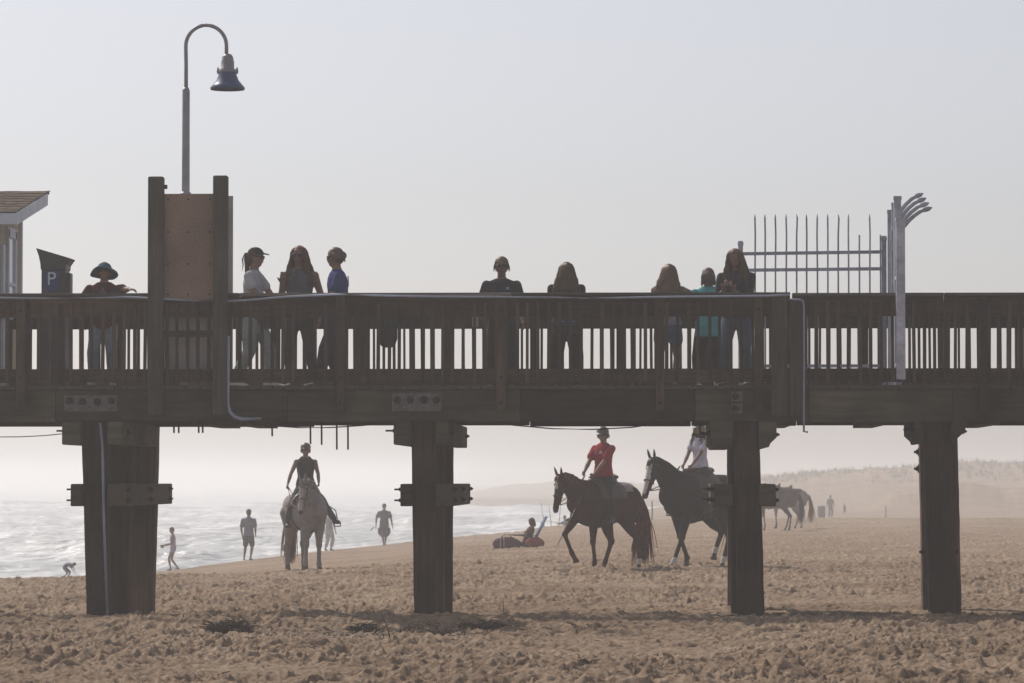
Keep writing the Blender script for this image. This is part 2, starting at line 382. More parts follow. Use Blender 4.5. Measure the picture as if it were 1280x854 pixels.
us2 = np.concatenate([np.linspace(-9000, -700, 20), np.linspace(-650, -80, 20), np.linspace(-60, 760, 620), np.linspace(790, 1100, 20)])
ds2 = np.concatenate([np.arange(60, 145, 3.), np.arange(145, 330, .45), np.arange(330, 560, 1.2), np.geomspace(562, 3600, 120)])
fan('sea_water', us2, ds2, zsea, M['sea'])

# haze: one closed box round everything
hb = MB(); hb.box(-7600, 8200, -60, 3900, -7, 8.6)
m = bpy.data.materials.new('haze'); m.use_nodes = True; nt = m.node_tree; nt.nodes.clear()
pv = nt.nodes.new('ShaderNodeVolumePrincipled'); pv.inputs['Density'].default_value = HAZE_DENSITY; pv.inputs['Color'].default_value = (.98,.978,.975,1)
pv.inputs['Anisotropy'].default_value = .32
mo = nt.nodes.new('ShaderNodeOutputMaterial'); nt.links.new(pv.outputs[0], mo.inputs['Volume'])
hz = hb.build('haze', m); hz['kind'] = 'stuff'; hz['label'] = 'pale sea haze hanging over beach, surf and dunes'; hz['category'] = 'haze'
# ------------------------------------------------------------------ the pier
YF, YB = 45.0, 48.6                 # front and back rail lines
X0, X1 = -10.6, 7.4
pier = empty('timber_pier', (0, 46.8, 0), 0, 'long dark weathered timber pier on square piles crossing the whole picture', 'pier')
O = Vector(pier.location)
def pb(): return MB(O)
zt = Z(366); zg1 = Z(484); zg0 = Z(527)
Zd = zg1 + .02
# deck planks (one part: planks are a surface pattern of it)
d_ = pb(); x = X0
while x < X1:
    d_.box(x, x + .138, YF - .06 + random.uniform(-.015, .015), YB + .12, Zd - .045, Zd + random.uniform(-.003, .003)); x += .146
d_.build('deck', M['wood_y'], pier)
for (y, mt) in ((YF + .035, 'wood_green'), (YB + .02, 'wood_x')):
    xs = [X0, X(70), X(360), X(640) + .1, X(868), X(1010), X(1180) + .1, X1]
    for a, b_ in zip(xs[:-1], xs[1:]):
        g = pb(); dz = random.uniform(-.012, .01)
        g.box(a + .004, b_ - .004, y - .055, y + .055, zg0 + dz, Zd - .05, c=.008); g.build('girder', M[mt], pier)
for y in (46.2, 47.4):
    g = pb(); g.box(X0, X1, y - .05, y + .05, zg0 + .05, Zd - .05); g.build('girder', M['wood_x'], pier)
# joist ends hanging just below the girder
for px in (980, 1098, 1240, 540, 300, 250):
    g = pb(); xx = X(px); g.box(xx - .12, xx + .12, YF + .3, YB - .2, zg0 - .035, zg0 + .045); g.build('joist', M['wood_y'], pier)
# piles, caps, cross beams
YN, YFAR = 45.22, 49.2
def pile(px0, px1, bx0, bx1, pyb, Y, px0w):
    zt_ = zg0 + .02; zb_ = -1.2
    a0, a1 = X(px0, Y), X(px1, Y); b0, b1 = X(bx0, Y), X(bx1, Y); w = .17; g = pb()
    # slightly battered square pile with chamfered corners and uneven faces
    rings = []; n = 14
    for i in range(n + 1):
        t = i / n; z = zt_ + (-.05 - zt_) * t if i < n else zb_
        l = a0 + (b0 - a0) * t + random.uniform(-.003, .003); r = a1 + (b1 - a1) * t + random.uniform(-.003, .003); c = .035
        y0, y1 = Y - w, Y + w
        rings.append([(l + c, y0, z), (r - c, y0, z), (r, y0 + c, z), (r, y1 - c, z), (r - c, y1, z), (l + c, y1, z), (l, y1 - c, z), (l, y0 + c, z)])
    vs = [p for r_ in rings for p in r_]; fs = [tuple(range(8)), tuple(range(n * 8 + 7, n * 8 - 1, -1))]
    for j in range(n):
        for k in range(8): fs.append((j * 8 + k, j * 8 + 8 + k, j * 8 + 8 + (k + 1) % 8, j * 8 + (k + 1) % 8))
    g.add(vs, fs); return g.build('pile', M['pile'], pier)
def bolt(parent, p, axis, l=.06, r=.022, washer=True):
    g = MB(O if parent is pier else O); p = Vector(p); ax = Vector(axis)
    g.tube([p, p + ax * l], r * .55, 8)
    if washer: g.tube([p, p + ax * .012], r * 1.7, 10); g.tube([p + ax * .012, p + ax * .035], r, 6)
    g.build('bolt', M['iron'], parent, smooth=False)
def beam(x0, x1, z0, z1, y0, y1, notch=0, cut=0, name='cap_beam', mt='wood_green'):
    g = pb()
    if cut:
        s_ = 1 if notch > 0 else -1
        # end profile with a chewed lower outer corner
        if s_ > 0: poly = [(x0, z0), (x1 - cut, z0), (x1 - cut * .8, z0 + cut * .5), (x1 - cut * .25, z0 + cut), (x1, z0 + cut * 1.25), (x1, z1), (x0, z1)]
        else: poly = [(x0 + cut, z0), (x1, z0), (x1, z1), (x0, z1), (x0, z0 + cut * 1.25), (x0 + cut * .25, z0 + cut), (x0 + cut * .8, z0 + cut * .5)]
        g.prism(poly, y0, y1)
    else: g.box(x0, x1, y0, y1, z0, z1, c=.01)
    return g.build(name, M[mt], pier)
def bent(l, r, lb, rb, far, capL, capR, capw, zc, braceL, braceR, cutL=0, cutR=0, brz=(605, 633), ycap=49.6):
    pile(l, r, lb, rb, 770, YN, None)
    K = 45.22
    def q(px, Y): return 810 + (px - 810) * K / Y       # column where a pile in line behind shows
    f = far
    pile(q(l, YFAR) + f[0], q(r, YFAR) + f[0] + f[2], q(lb, YFAR) + f[1], q(rb, YFAR) + f[1] + f[3], 770, YFAR, None)
    pile(q(l, 47.2) + f[0], q(r, 47.2) + f[0], q(lb, 47.2) + f[1], q(rb, 47.2) + f[1], 770, 47.2, None)
    z1 = zg0 + (.03 if False else 0) - .001; z0 = Z(zc)
    beam(X(capL), X(l) - .004, z0, z1, 44.86, ycap, -1, cutL)
    beam(X(r) + .004, X(capR), z0, z1, 44.86, ycap, 1, cutR)
    if braceL:
        z0, z1 = Z(brz[1]), Z(brz[0])
        c1 = beam(X(braceL), X(l) - .002, z0, z1, 44.93, 49.5, -1, .0, 'brace_beam')
        c2 = beam(X(r) + .002, X(r) + .2, z0, z1, 44.93, 49.5, 1, .0, 'brace_beam', 'wood_y')  # tan timber, lighter than the left brace to imitate its lit side
        for yy in (YN, 47.2, YFAR):
            for q in (.07, .2):
                bolt(pier, (X(braceL) , yy, z0 + q), (-1, 0, 0), .09)
                bolt(pier, (X(r) + .2, yy, z0 + q), (1, 0, 0), .05, )
    for yy in (YN, YFAR) if ycap > 49 else (YN,):
        bolt(pier, (X(capL), yy, Z(zc) + .17), (-1, 0, 0), .12); bolt(pier, (X(capR), yy, Z(zc) + .15), (1, 0, 0), .05)
bent(104, 136, 112, 138, (4, -4, 4, 5), 80, 156, 0, 556, 90, 0, ycap=48.0)
bent(515, 545, 519, 545, (0, -1, 0, 0), 493, 561, 0, 556, 501, 0, 0, .0)
bent(916, 948, 922, 955, (1, -4, 0, 0), 888, 970, 0, 559, 893, 0, .05, .09)
bent(1153, 1188, 1160, 1196, (23, 20, 0, 0), 1143, 1205, 0, 555, None, 0, .09, .12, ycap=46.9)
for (px, py) in ((1150, 565), (1150, 586), (1156, 690)): bolt(pier, (X(px), YN, Z(py)), (-1, 0, 0), .06, .03)
for (px, py) in ((1188, 568), (1189, 590), (1194, 690)): bolt(pier, (X(px), YN, Z(py)), (1, 0, 0), .04, .03)
# splice plates with big bolts on the front girder
def plate(pxa, pxb, pya, pyb, bolts):
    g = pb(); g.box(X(pxa), X(pxb), YF - .034, YF - .0225, Z(pyb), Z(pya)); p_ = g.build('splice_plate', M['galv'], pier)
    for px, py in bolts:
        q = MB(O); c = Vector((X(px), YF - .034, Z(py)))
        q.lathe((0, 0, 0), [(0, 0), (.042, 0), (.042, .02), (.03, .03), (.03, .05), (0, .055)], 10)
        rot = Matrix.Rotation(R(90), 3, 'X'); q.v = [rot @ (v + O) + c - O for v in q.v]; q.build('bolt', M['iron'], p_)
plate(81, 147, 494, 514, [(88, 501), (104, 502), (122, 502), (140, 501)])
plate(490, 552, 491, 514, [(497, 500), (513, 500), (530, 500), (546, 500)])
for py in (496, 511): plate(914, 928, py - 6, py + 6, [(919, py)])
# hanging rods and small bolts under the girder
for px, l in ((339, 545), (387, 555), (401, 556), (420, 562), (434, 562), (216, 541), (222, 541), (247, 541), (252, 541), (875, 544)):
    g = pb(); g.tube([(X(px), YF + .12, zg0 + .02), (X(px) + .002, YF + .12, Z(l))], .012, 6); g.build('threaded_rod', M['iron'], pier)

# ---- railings
def railing(y, back=False):
    rl = empty('railing', (0, 0, 0)); rl.parent = pier
    s = -1 if not back else -1
    def c(): return MB(O)
    zt_ = Z(366); th = Z(366) - Z(375)
    segs = [(X0, X(300)), (X(300), X(640)), (X(640), X(988))] if not back else [(X0, X(420)), (X(420), X(900)), (X(900), X1)]
    if not back: segs += [(X(990), X(1180)), (X(1180), X1)]
    for a, b_ in segs:
        drop = -.012 if a > X(985) else random.uniform(-.004, .004)
        g = c(); g.box(a + .003, b_ - .003, y - .09, y + .075, zt_ - .038 + drop, zt_ + drop, c=.006); g.build('top_rail', M['rail_cap'], rl)
        g = c(); g.box(a + .002, b_ - .002, y - .015, y + .02, Z(396) , zt_ - .04 + drop); g.build('upper_board', M['wood_x'], rl)
        g = c(); g.box(a + .002, b_ - .002, y - .015, y + .02, Z(478), Z(461)); g.build('lower_board', M['wood_x'], rl)
    # posts
    if not back: posts = [(-62, 11, 'p'), (28, 11, 'p'), (427, 11, 'p'), (627, 11, 'p'), (825, 11, 'p'), (948, 10, 'p'), (974, 20, 'w'), (996, 19, 'w'), (1228, 10, 'p'), (1330, 10, 'p')]
    else: posts = [(60, 12, 'p'), (150, 12, 'p'), (240, 12, 'p'), (344, 12, 'p'), (452, 14, 'p'), (560, 12, 'p'), (668, 12, 'p'), (776, 12, 'p'), (884, 12, 'p'), (985, 12, 'p'), (1080, 12, 'p'), (1180, 12, 'p'), (1275, 12, 'p')]
    for px, w, t in posts:
        g = c(); xx = X(px, y); ww = w / 105 / 2
        if back: g.box(xx - ww, xx + ww, y + .022, y + .12, Zd - .3, zt_ - .045, c=.008)
        else: g.box(xx - ww, xx + ww, y - .135, y - .042, Z(522 if t == 'w' else 515), zt_ - .05 if px < 990 else Z(374), c=.008)
        g.build('rail_post', M['wood_post' if t == 'w' else 'wood_z'], rl)
        if not back and t == 'p':
            for pz in (388, 472, 504):
                q = c(); q.tube([(xx, y - .135, Z(pz)), (xx, y - .15, Z(pz))], .02, 8); q.build('bolt_head', M['iron'], rl)
    # balusters: those in view one by one
    sp = 13.35 / 105; n = 0; extra = c(); k = 0; x = X0 + ((X(540, y) + (.022 if back else 0) - X0) % sp)
    vis0, vis1 = X(-8, y), X(1290, y)
    while x < X1:
        w = (.0165 if back else .0195) + random.uniform(-.0025, .0025); dx = random.uniform(-.008, .008); ti = random.uniform(-.008, .008)
        z0, z1 = Z(478.5) + random.uniform(-.01, .012), Z(378) + random.uniform(-.01, .01)
        ya, yb = (y - .052, y - .0155) if not back else (y - .052, y - .0155)
        pts = [(x + dx - w + ti, ya, z0), (x + dx + w + ti, ya, z0), (x + dx + w + ti, yb, z0), (x + dx - w + ti, yb, z0), (x + dx - w, ya, z1), (x + dx + w, ya, z1), (x + dx + w, yb, z1), (x + dx - w, yb, z1)]
        if vis0 < x < vis1 and n < 98: g = c(); g.hexa(pts); g.build('baluster', M['wood_z'], rl); n += 1
        else: extra.hexa(pts)
        x += sp
    o = extra.build('baluster_row', M['wood_z'], rl); o['kind'] = 'stuff'
    return rl
railing(YF); railing(YB, True)
# pale conduit clipped along the front rail, sagging between clips, down at the right end
pts = []
for px, py in ((-120, 371), (0, 372), (60, 373), (110, 373), (160, 371.5), (195, 373), (240, 376), (280, 377.5), (310, 375.5), (360, 371.5), (420, 368.5), (470, 370), (540, 371.5), (620, 372), (700, 373), (760, 374), (830, 372.5), (900, 372), (960, 371.5), (986, 370)):
    pts.append((X(px), YF - .155, Z(py)))
g = pb(); g.tube(pts, .0135, 7); g.build('conduit', M['conduit'], pier, smooth=True)
pts = [(X(986), YF - .155, Z(376)), (X(999), YF - .155, Z(376)), (X(1003.5), YF - .155, Z(378)), (X(1004.5), YF - .15, Z(386)), (X(1004.5), YF - .15, Z(460)), (X(1004), YF - .15, Z(520)), (X(1004), YF - .15, Z(540)), (X(1009), YF - .15, Z(540.5))]
g = pb(); g.tube(pts, .013, 7); g.build('conduit', M['conduit'], pier, smooth=True)
pts = [(X(287), YF - .15, Z(420)), (X(286.5), YF - .15, Z(470)), (X(286.5), YF - .15, Z(505)), (X(289), YF - .15, Z(515)), (X(295), YF - .15, Z(521)), (X(304), YF - .15, Z(524)), (X(328), YF - .15, Z(524))]
g = pb(); g.tube(pts, .024, 9); g.build('conduit', M['conduit'], pier, smooth=True)
g = pb(); g.tube([(X(125), YN - .19, Z(528)), (X(128), YN - .19, Z(556)), (X(130), YN - .19, Z(640)), (X(135), YN - .19, Z(775))], .017, 8); g.build('conduit', M['conduit'], pier, smooth=True)
# loose black cables under the deck
def cable(pts, r=.008): g = pb(); g.tube([(X(a), YF + .35, Z(b_)) for a, b_ in pts], r, 5); g.build('cable', M['black'], pier, smooth=True)
cable([(-40, 546), (20, 545.5), (50, 544), (80, 541)], .006)
cable([(300, 527), (330, 531), (370, 534), (410, 534), (450, 531.5), (490, 527)])
cable([(615, 527), (640, 531), (690, 535.5), (740, 536.5), (790, 534), (835, 527)])
cable([(865, 543), (890, 543)], .01)

# ------------------------------------------------------------------ sign board, street lamp
sb = empty('sign_board', (X(236), YF, Zd), 0, 'tall blank tan board held between two thick weathered posts, seen from behind', 'sign board')
o_ = Vector(sb.location)
for a, b_, t in ((187, 206, 221), (268, 286, 220)):
    g = MB(o_); g.box(X(a), X(b_), YF - .21, YF - .06 + .0, Z(520), Z(t), c=.012); g.build('post', M['wood_post'], sb)
g = MB(o_); g.box(X(206) + .002, X(268) - .002, YF - .10, YF - .075, Z(374.5), Z(242)); g.build('panel', M['board'], sb)
g = MB(o_)
for px in (211, 236, 263):
    for py in (249, 290, 330, 368): g.tube([(X(px), YF - .10, Z(py)), (X(px), YF - .106, Z(py))], .011, 8)
g.build('screws', M['iron'], sb)['kind'] = 'stuff'
g = MB(o_); g.box(X(184.5), X(289), YF + .13, YF + .17, Z(470, 45.15), Z(243)); g.build('back_panel', M['board_pale'], sb)
g = MB(o_); g.box(X(206) + .002, X(268) - .002, YF - .075, YF + .128, Z(244), Z(242.5)); g.build('cap_strip', M['board'], sb)
g = MB(o_); g.box(X(206) + .002, X(268) - .002, YF - .1, YF - .065, Z(421), Z(413)); g.build('rail', M['wood_x'], sb)
g = MB(o_); g.tube([(X(208), YF - .12, Z(236)), (X(208), YF - .12, Z(231))], .022, 8); g.build('clamp', M['iron'], sb)

YL = 46.0
lp = empty('street_lamp', (X(231, YL), YL, Zd), 0, 'grey pole lamp with a hooked neck and blue bell shade rising behind the board', 'street lamp')
o_ = Vector(lp.location); xl = X(231.5, YL)
g = MB(o_); g.tube([(xl, YL, Zd), (xl, YL, Z(112, YL)), (xl, YL, Z(108, YL))], [.053, .046, .032], 16); g.build('pole', M['lamp_grey'], lp, True)
g = MB(o_); g.lathe((xl, YL, Z(244, YL)), [(.05, -.04), (.075, -.03), (.075, .02), (.062, .04), (.05, .05)], 16); g.build('collar', M['lamp_grey'], lp, True)
pts = [(xl, YL, Z(112, YL)), (xl, YL, Z(80, YL))]; xc = (X(231, YL) + X(282, YL)) / 2; rr_ = (X(282, YL) - X(231, YL)) / 2; zc_ = Z(56, YL)
pts += [(xl - .005, YL, zc_)]
for i in range(1, 18):
    a = math.pi * (1 - i / 18); pts.append((xc + rr_ * math.cos(a), YL, zc_ + rr_ * math.sin(a) * 1.02))
pts += [(xc + rr_, YL, zc_), (xc + rr_, YL, Z(68, YL))]
g = MB(o_); g.tube(pts, .0235, 12); g.build('neck', M['lamp_grey'], lp, True)
xs = X(283.5, YL); zs = lambda p: Z(p, YL) - Z(111, YL)
g = MB(o_); k = 1 / 103.
g.lathe((xs, YL, Z(111, YL)), [(21.5 * k, 0), (22 * k, 2.5 * k), (19 * k, 6 * k), (14 * k, 12 * k), (11 * k, 20 * k), (10 * k, 24 * k), (9.6 * k, 24.5 * k), (10.4 * k, 19.5 * k), (13.2 * k, 12 * k), (18 * k, 5.5 * k), (20.5 * k, 2 * k), (21.5 * k, 0)], 28)
g.build('lamp_shade', M['lamp_blue'], lp, True)
g = MB(o_); g.lathe((xs, YL, Z(111, YL)), [(11 * k, 22 * k), (11.3 * k, 25 * k), (8.3 * k, 27 * k), (8.3 * k, 36 * k), (7.6 * k, 37 * k), (7.2 * k, 41 * k), (5 * k, 44.5 * k), (2.5 * k, 45.5 * k), (0, 46 * k)], 20); g.build('lamp_housing', M['lamp_grey'], lp, True)
for s in (-1, 1):
    g = MB(o_); g.box(xs + s * 9 * k, xs + s * 13.5 * k, YL - .02, YL + .02, Z(111, YL) + 22 * k, Z(111, YL) + 24.5 * k); g.box(xs + s * 11 * k, xs + s * 13 * k, YL - .015, YL + .015, Z(111, YL) + 20 * k, Z(111, YL) + 28 * k); g.build('latch', M['lamp_grey'], lp)
g = MB(o_); g.lathe((xs, YL, Z(111, YL)), [(0, 4.0 * k), (17 * k, 4.2 * k), (17.4 * k, 3.6 * k), (0, 3.0 * k)], 24); g.build('lens', mat('lamp_lens', (.5, .42, .32), .4, .05, 9, 0), lp, True)

# ------------------------------------------------------------------ hut at the left
YH = 46.9; YH2 = 49.4
hut = empty('pier_hut', (X(0, YH), YH, Zd), 0, 'beige hut with brown shingled roof and pale fascia at left edge of the pier', 'hut')
o_ = Vector(hut.location)
xw = X(25, YH2)               # right wall plane
xl_ = xw - 3.2; zr = Z(262, YH + 1)
g = MB(o_); g.prism([(xl_, Zd), (xw, Zd), (xw, zr), (xl_, zr)], YH + .25, YH2)
g.build('wall', M['siding'], hut)
xe = X(17, YH - .1)
ya, yb = YH - .1, YH2 + .15; za, zb = Z(265, ya), Z(238, yb)
ex = max(xe, xw + .28)
def slab(b, x0, x1, y0, z0, y1, z1, t): b.hexa([(x0, y0, z0 - t), (x1, y0, z0 - t), (x1, y1, z1 - t), (x0, y1, z1 - t), (x0, y0, z0), (x1, y0, z0), (x1, y1, z1), (x0, y1, z1)])
g = MB(o_)
n = 13
for i in range(n):      # shingle courses, each lapping over the one below
    t0, t1 = i / n, (i + 1.25) / n
    y0 = ya + (yb - ya) * t0; y1 = ya + (yb - ya) * min(t1, 1); z0 = za + (zb - za) * t0 + .02; z1 = za + (zb - za) * min(t1, 1) + .006
    x = xl_ - .3
    while x < ex + .01:
        w = random.uniform(.16, .26); x2 = min(x + w, ex + .02); dz = random.uniform(0, .006)
        slab(g, x, x2 - .006, y0, z0 + dz, y1, z1 + dz, .012); x += w
g.build('roof', mat('brown_shingle', (.13, .095, .07), .95, .45, 7, .6, .01), hut)
g = MB(o_); slab(g, xl_ - .3, ex, ya + .01, za - .005, yb, zb - .005, .03)
g.build('roof_deck', M['wood_y'], hut)
g = MB(o_); slab(g, ex - .002, ex + .03, ya, za - .0, yb - .3, zb - .0 - .3 * (zb - za) / (yb - ya), .15)
g.build('rake_board', M['trim'], hut)
g = MB(o_); g.box(xl_ - .3, ex + .029, ya - .03, ya - .001, za - .14, za + .0); g.build('fascia', M['trim'], hut)
# window in the right wall
g = MB(o_); y0, y1 = YH + 1.47, YH + 1.92; z0, z1 = Z(375, 48), Z(293, 48)
for (a, b_, c_, d_2) in ((y0 - .09, y0, z0 - .1, z1 + .1), (y1, y1 + .09, z0 - .1, z1 + .1), (y0 - .12, y1 + .12, z1, z1 + .13), (y0 - .12, y1 + .12, z0 - .1, z0), (y0, y1, (z0 + z1) / 2 - .2, (z0 + z1) / 2 - .16)):
    g.box(xw - .01, xw + .035, a, b_, c_, d_2)
wf = g.build('window_frame', M['trim'], hut)
g = MB(o_); g.box(xw - .01, xw + .012, y0, y1, z0, z1); g.build('pane', M['glass'], hut)
g = MB(o_); g.box(xw - .002, xw + .03, YH2 - .08, YH2 + .004, Zd, zr - .01); g.build('corner_trim', M['trim'], hut)
g = MB(o_); g.box(xw - .002, xw + .03, YH + 1.02, YH + 1.16, Zd + .05, Z(305, 48)); g.build('door_trim', M['trim'], hut)
g = MB(o_); g.box(xw, xw + .05, YH + .27, YH2 - .1, Z(397, 48), Z(393, 48)); g.build('ledge', M['trim'], hut)

# ------------------------------------------------------------------ pay station
YK = 46.4
pk = empty('parking_pay_station', (X(70, YK), YK, Zd), 0, 'dark parking pay station with slanted top and blue square reading P', 'pay station')
o_ = Vector(pk.location)
zz = lambda p: Z(p, YK); xx = lambda p: X(p, YK)
g = MB(o_); g.prism([(xx(54), Zd), (xx(84), Zd), (xx(84), zz(337)), (xx(54), zz(337))], YK - .16, YK + .16); g.build('cabinet', M['kiosk'], pk)
g = MB(o_); g.prism([(xx(53.5), zz(336.8)), (xx(84.5), zz(336.8)), (xx(85), zz(331)), (xx(90.5), zz(323)), (xx(47.5), zz(310)), (xx(51), zz(320)), (xx(53), zz(330))], YK - .19, YK + .2); g.build('hood', M['kiosk'], pk)
g = MB(o_); g.box(xx(84.3), xx(89.5), YK - .12, YK + .06, zz(368), zz(341)); g.build('keypad_box', M['kiosk'], pk)
g = MB(o_); g.box(xx(57), xx(75), YK - .168, YK - .161, zz(364), zz(338)); sg = g.build('sign_plate', M['sign_blue'], pk)
def text_mesh(s, size, name, material, parent, loc, ext=.002):
    cu = bpy.data.curves.new(name, 'FONT'); cu.body = s; cu.size = size; cu.extrude = ext; cu.align_x = 'CENTER'
    t = bpy.data.objects.new(name, cu); COL.objects.link(t)
    dg = bpy.context.evaluated_depsgraph_get(); me = bpy.data.meshes.new_from_object(t.evaluated_get(dg))
    bpy.data.objects.remove(t); me.materials.clear(); me.materials.append(material)
    o = bpy.data.objects.new(name, me); COL.objects.link(o); o.parent = parent; o.location = loc; o.rotation_euler = (R(90), 0, 0); return o
text_mesh('P', .23, 'letter', M['sign_white'], sg, Vector((xx(66.5), YK - .171, zz(356))) - o_)

# dark bag hanging on the far rail
g = MB((X(485, YB), YB - .1, Zd)); xa, xb = X(473, YB), X(498, YB)
for i in range(1): g.loft([((xa + xb) / 2, YB - .12, Z(396, YB)), ((xa + xb) / 2, YB - .12, Z(404, YB)), ((xa + xb) / 2, YB - .12, Z(424, YB)), ((xa + xb) / 2, YB - .12, Z(431, YB))], [(.11, .03), (.125, .06), (.125, .07), (.10, .05)], seg=16)
bg_ = tag(g.build('bag', mat('dark_canvas', (.02, .018, .018), .9, .3, 20, .4, .01), None, True, loc=(X(485, YB), YB - .1, Zd)), 'dark rounded bag hanging on the far railing right of the chatting trio', 'bag')

# ------------------------------------------------------------------ white spiked gate
YG = 48.3
gt = empty('spiked_gate', (X(1015, YG), YG, Zd), 0, 'white metal gate panel with pointed upright bars behind the right railing', 'gate')
o_ = Vector(gt.location); zz = lambda p: Z(p, YG); xx = lambda p: X(p, YG)
for a, t in ((926, 302), (1105.5, 296)):
    g = MB(o_); g.box(xx(a - 3), xx(a + 3), YG - .03, YG + .03, Zd + .02, zz(t), c=.004); g.box(xx(a - 3.6), xx(a + 3.6), YG - .036, YG + .036, zz(t) - .06, zz(t) - .02); g.build('gate_post', M['white_metal'], gt)
for a in ((318, 316), (338.5, 337), (458, 458)):
    g = MB(o_); g.hexa([(xx(929), YG - .02, zz(a[0] + 2)), (xx(1103), YG - .02, zz(a[1] + 2)), (xx(1103), YG + .02, zz(a[1] + 2)), (xx(929), YG + .02, zz(a[0] + 2)), (xx(929), YG - .02, zz(a[0] - 2)), (xx(1103), YG - .02, zz(a[1] - 2)), (xx(1103), YG + .02, zz(a[1] - 2)), (xx(929), YG + .02, zz(a[0] - 2))])
    g.build('gate_rail', M['white_metal'], gt)
for i, px in enumerate((944, 956.5, 969.5, 983, 996, 1008.5, 1022, 1035, 1048, 1061, 1074.5, 1087.5, 1101)):
    top = 269 if px not in (1074.5, 1101) else 318
    b_ = random.uniform(-.005, .005)
    g = MB(o_); pts = [(xx(px), YG - .03, zz(479)), (xx(px), YG - .03, zz(338)), (xx(px) + b_ * .5, YG - .03, zz(318)), (xx(px) + b_, YG - .03, zz(295)), (xx(px + (1 if i in (4, 8) else 0)), YG - .03, zz(top + 5)), (xx(px), YG - .03, zz(top))]
    g.tube(pts, [.0125, .0125, .0125, .0125, .0125, .003], 6); g.build('gate_bar', M['white_metal'], gt)

# fence panel across the pier, seen end on, with outward curved spikes
YA = 44.8
sf = empty('spiked_fence', (X(1124, YA), YA, Zd), 0, 'white fence panel seen end on with curved spikes fanning out above the right railing', 'fence')
o_ = Vector(sf.location)
def zz(p, y=45.): return Z(p, y)
for (px, y, t, b_, w) in ((1126, 44.78, 275, 475, 5.5), (1122.5, 46.0, 248, 500, 4.6), (1118, 47.0, 256, 500, 3), (1113.5, 48.2, 265, 500, 3.8)):
    g = MB(o_); ww = w / 105; g.box(X(px, y) - ww, X(px, y) + ww, y - ww, y + ww, Z(b_, y) if y < 45 else Zd + .01, Z(t, y), c=.006)
    g.box(X(px, y) - ww * 1.12, X(px, y) + ww * 1.12, y - ww * 1.12, y + ww * 1.12, Z(t, y) - .03, Z(t, y) + .012); g.build('fence_post', M['white_metal'], sf)
for i in range(8):
    y = 45.1 + i * .37; f = i / 7.
    xb = X(1124 - 12 * f, y); zb = Z(296 - 6 * f, y)
    tipx, tipy = 1160 - 12 * f, 263 - 20 * f + (i % 2) * 3
    # straight bar rising from the deck then curving outwards over the water side
    pts = [(xb, y, Zd + .1), (xb, y, zb)]
    tx, tz = X(tipx, y), Z(tipy, y)
    for t in (.2, .4, .6, .8, 1.): pts.append((xb + (tx - xb) * t ** 1.15, y, zb + (tz - zb) * (1 - (1 - t) ** 1.5)))
    g = MB(o_); g.tube(pts, [.02] * 6 + [.019], 6)
    p1, p0 = Vector(pts[-1]), Vector(pts[-2]); d1 = (p1 - p0).normalized()
    g.tube([p1 - d1 * .03, p1 + d1 * .02, p1 + d1 * .06], [.03, .03, .006], 6); g.build('fence_bar', M['white_metal'], sf)
for p in (345, 455):
    g = MB(o_); g.hexa([(X(1124, 44.9) - .02, 44.9, Z(p, 45) - .02), (X(1124, 44.9) + .02, 44.9, Z(p, 45) - .02), (X(1114, 48.1) + .02, 48.1, Z(p, 45) - .02), (X(1114, 48.1) - .02, 48.1, Z(p, 45) - .02), (X(1124, 44.9) - .02, 44.9, Z(p, 45) + .02), (X(1124, 44.9) + .02, 44.9, Z(p, 45) + .02), (X(1114, 48.1) + .02, 48.1, Z(p, 45) + .02), (X(1114, 48.1) - .02, 48.1, Z(p, 45) + .02)]); g.build('fence_rail', M['white_metal'], sf)
# ------------------------------------------------------------------ figures: shared tools
def xform(mb, rot, loc):
    mb.v = [rot @ v + Vector(loc) for v in mb.v]; return mb
def fuse(mb, name, mats, parent, vox=.01, it=4, fac=.5):
    """union the overlapping closed shapes of mb into one continuous skin"""
    me = bpy.data.meshes.new('tmp'); me.from_pydata([tuple(v) for v in mb.v], [], mb.f)
    bm = bmesh.new(); bm.from_mesh(me); bmesh.ops.recalc_face_normals(bm, faces=bm.faces); bm.to_mesh(me); bm.free()
    t = bpy.data.objects.new('tmp', me); COL.objects.link(t)
    md = t.modifiers.new('r', 'REMESH'); md.mode = 'VOXEL'; md.voxel_size = vox
    if it: sm_ = t.modifiers.new('s', 'SMOOTH'); sm_.iterations = it; sm_.factor = fac
    dg = bpy.context.evaluated_depsgraph_get(); out = bpy.data.meshes.new_from_object(t.evaluated_get(dg))
    bpy.data.objects.remove(t); bpy.data.meshes.remove(me)
    out.name = name; out.materials.clear()
    for m_ in (mats if isinstance(mats, (list, tuple)) else [mats]): out.materials.append(m_)
    out.polygons.foreach_set('use_smooth', [True] * len(out.polygons))
    o = bpy.data.objects.new(name, out); COL.objects.link(o); o.parent = parent
    return o
def bone2(a, b_, l1, l2, pole):
    a, b_, pole = Vector(a), Vector(b_), Vector(pole); d = b_ - a; L = max(min(d.length, (l1 + l2) * .998), abs(l1 - l2) + .01); u = d.normalized()
    k = (l1 * l1 - l2 * l2 + L * L) / (2 * L); h = math.sqrt(max(l1 * l1 - k * k, 0))
    p = pole - u * pole.dot(u); p = p.normalized() if p.length > 1e-4 else Vector((0, 1, 0))
    return a + u * k + p * h, a + u * L
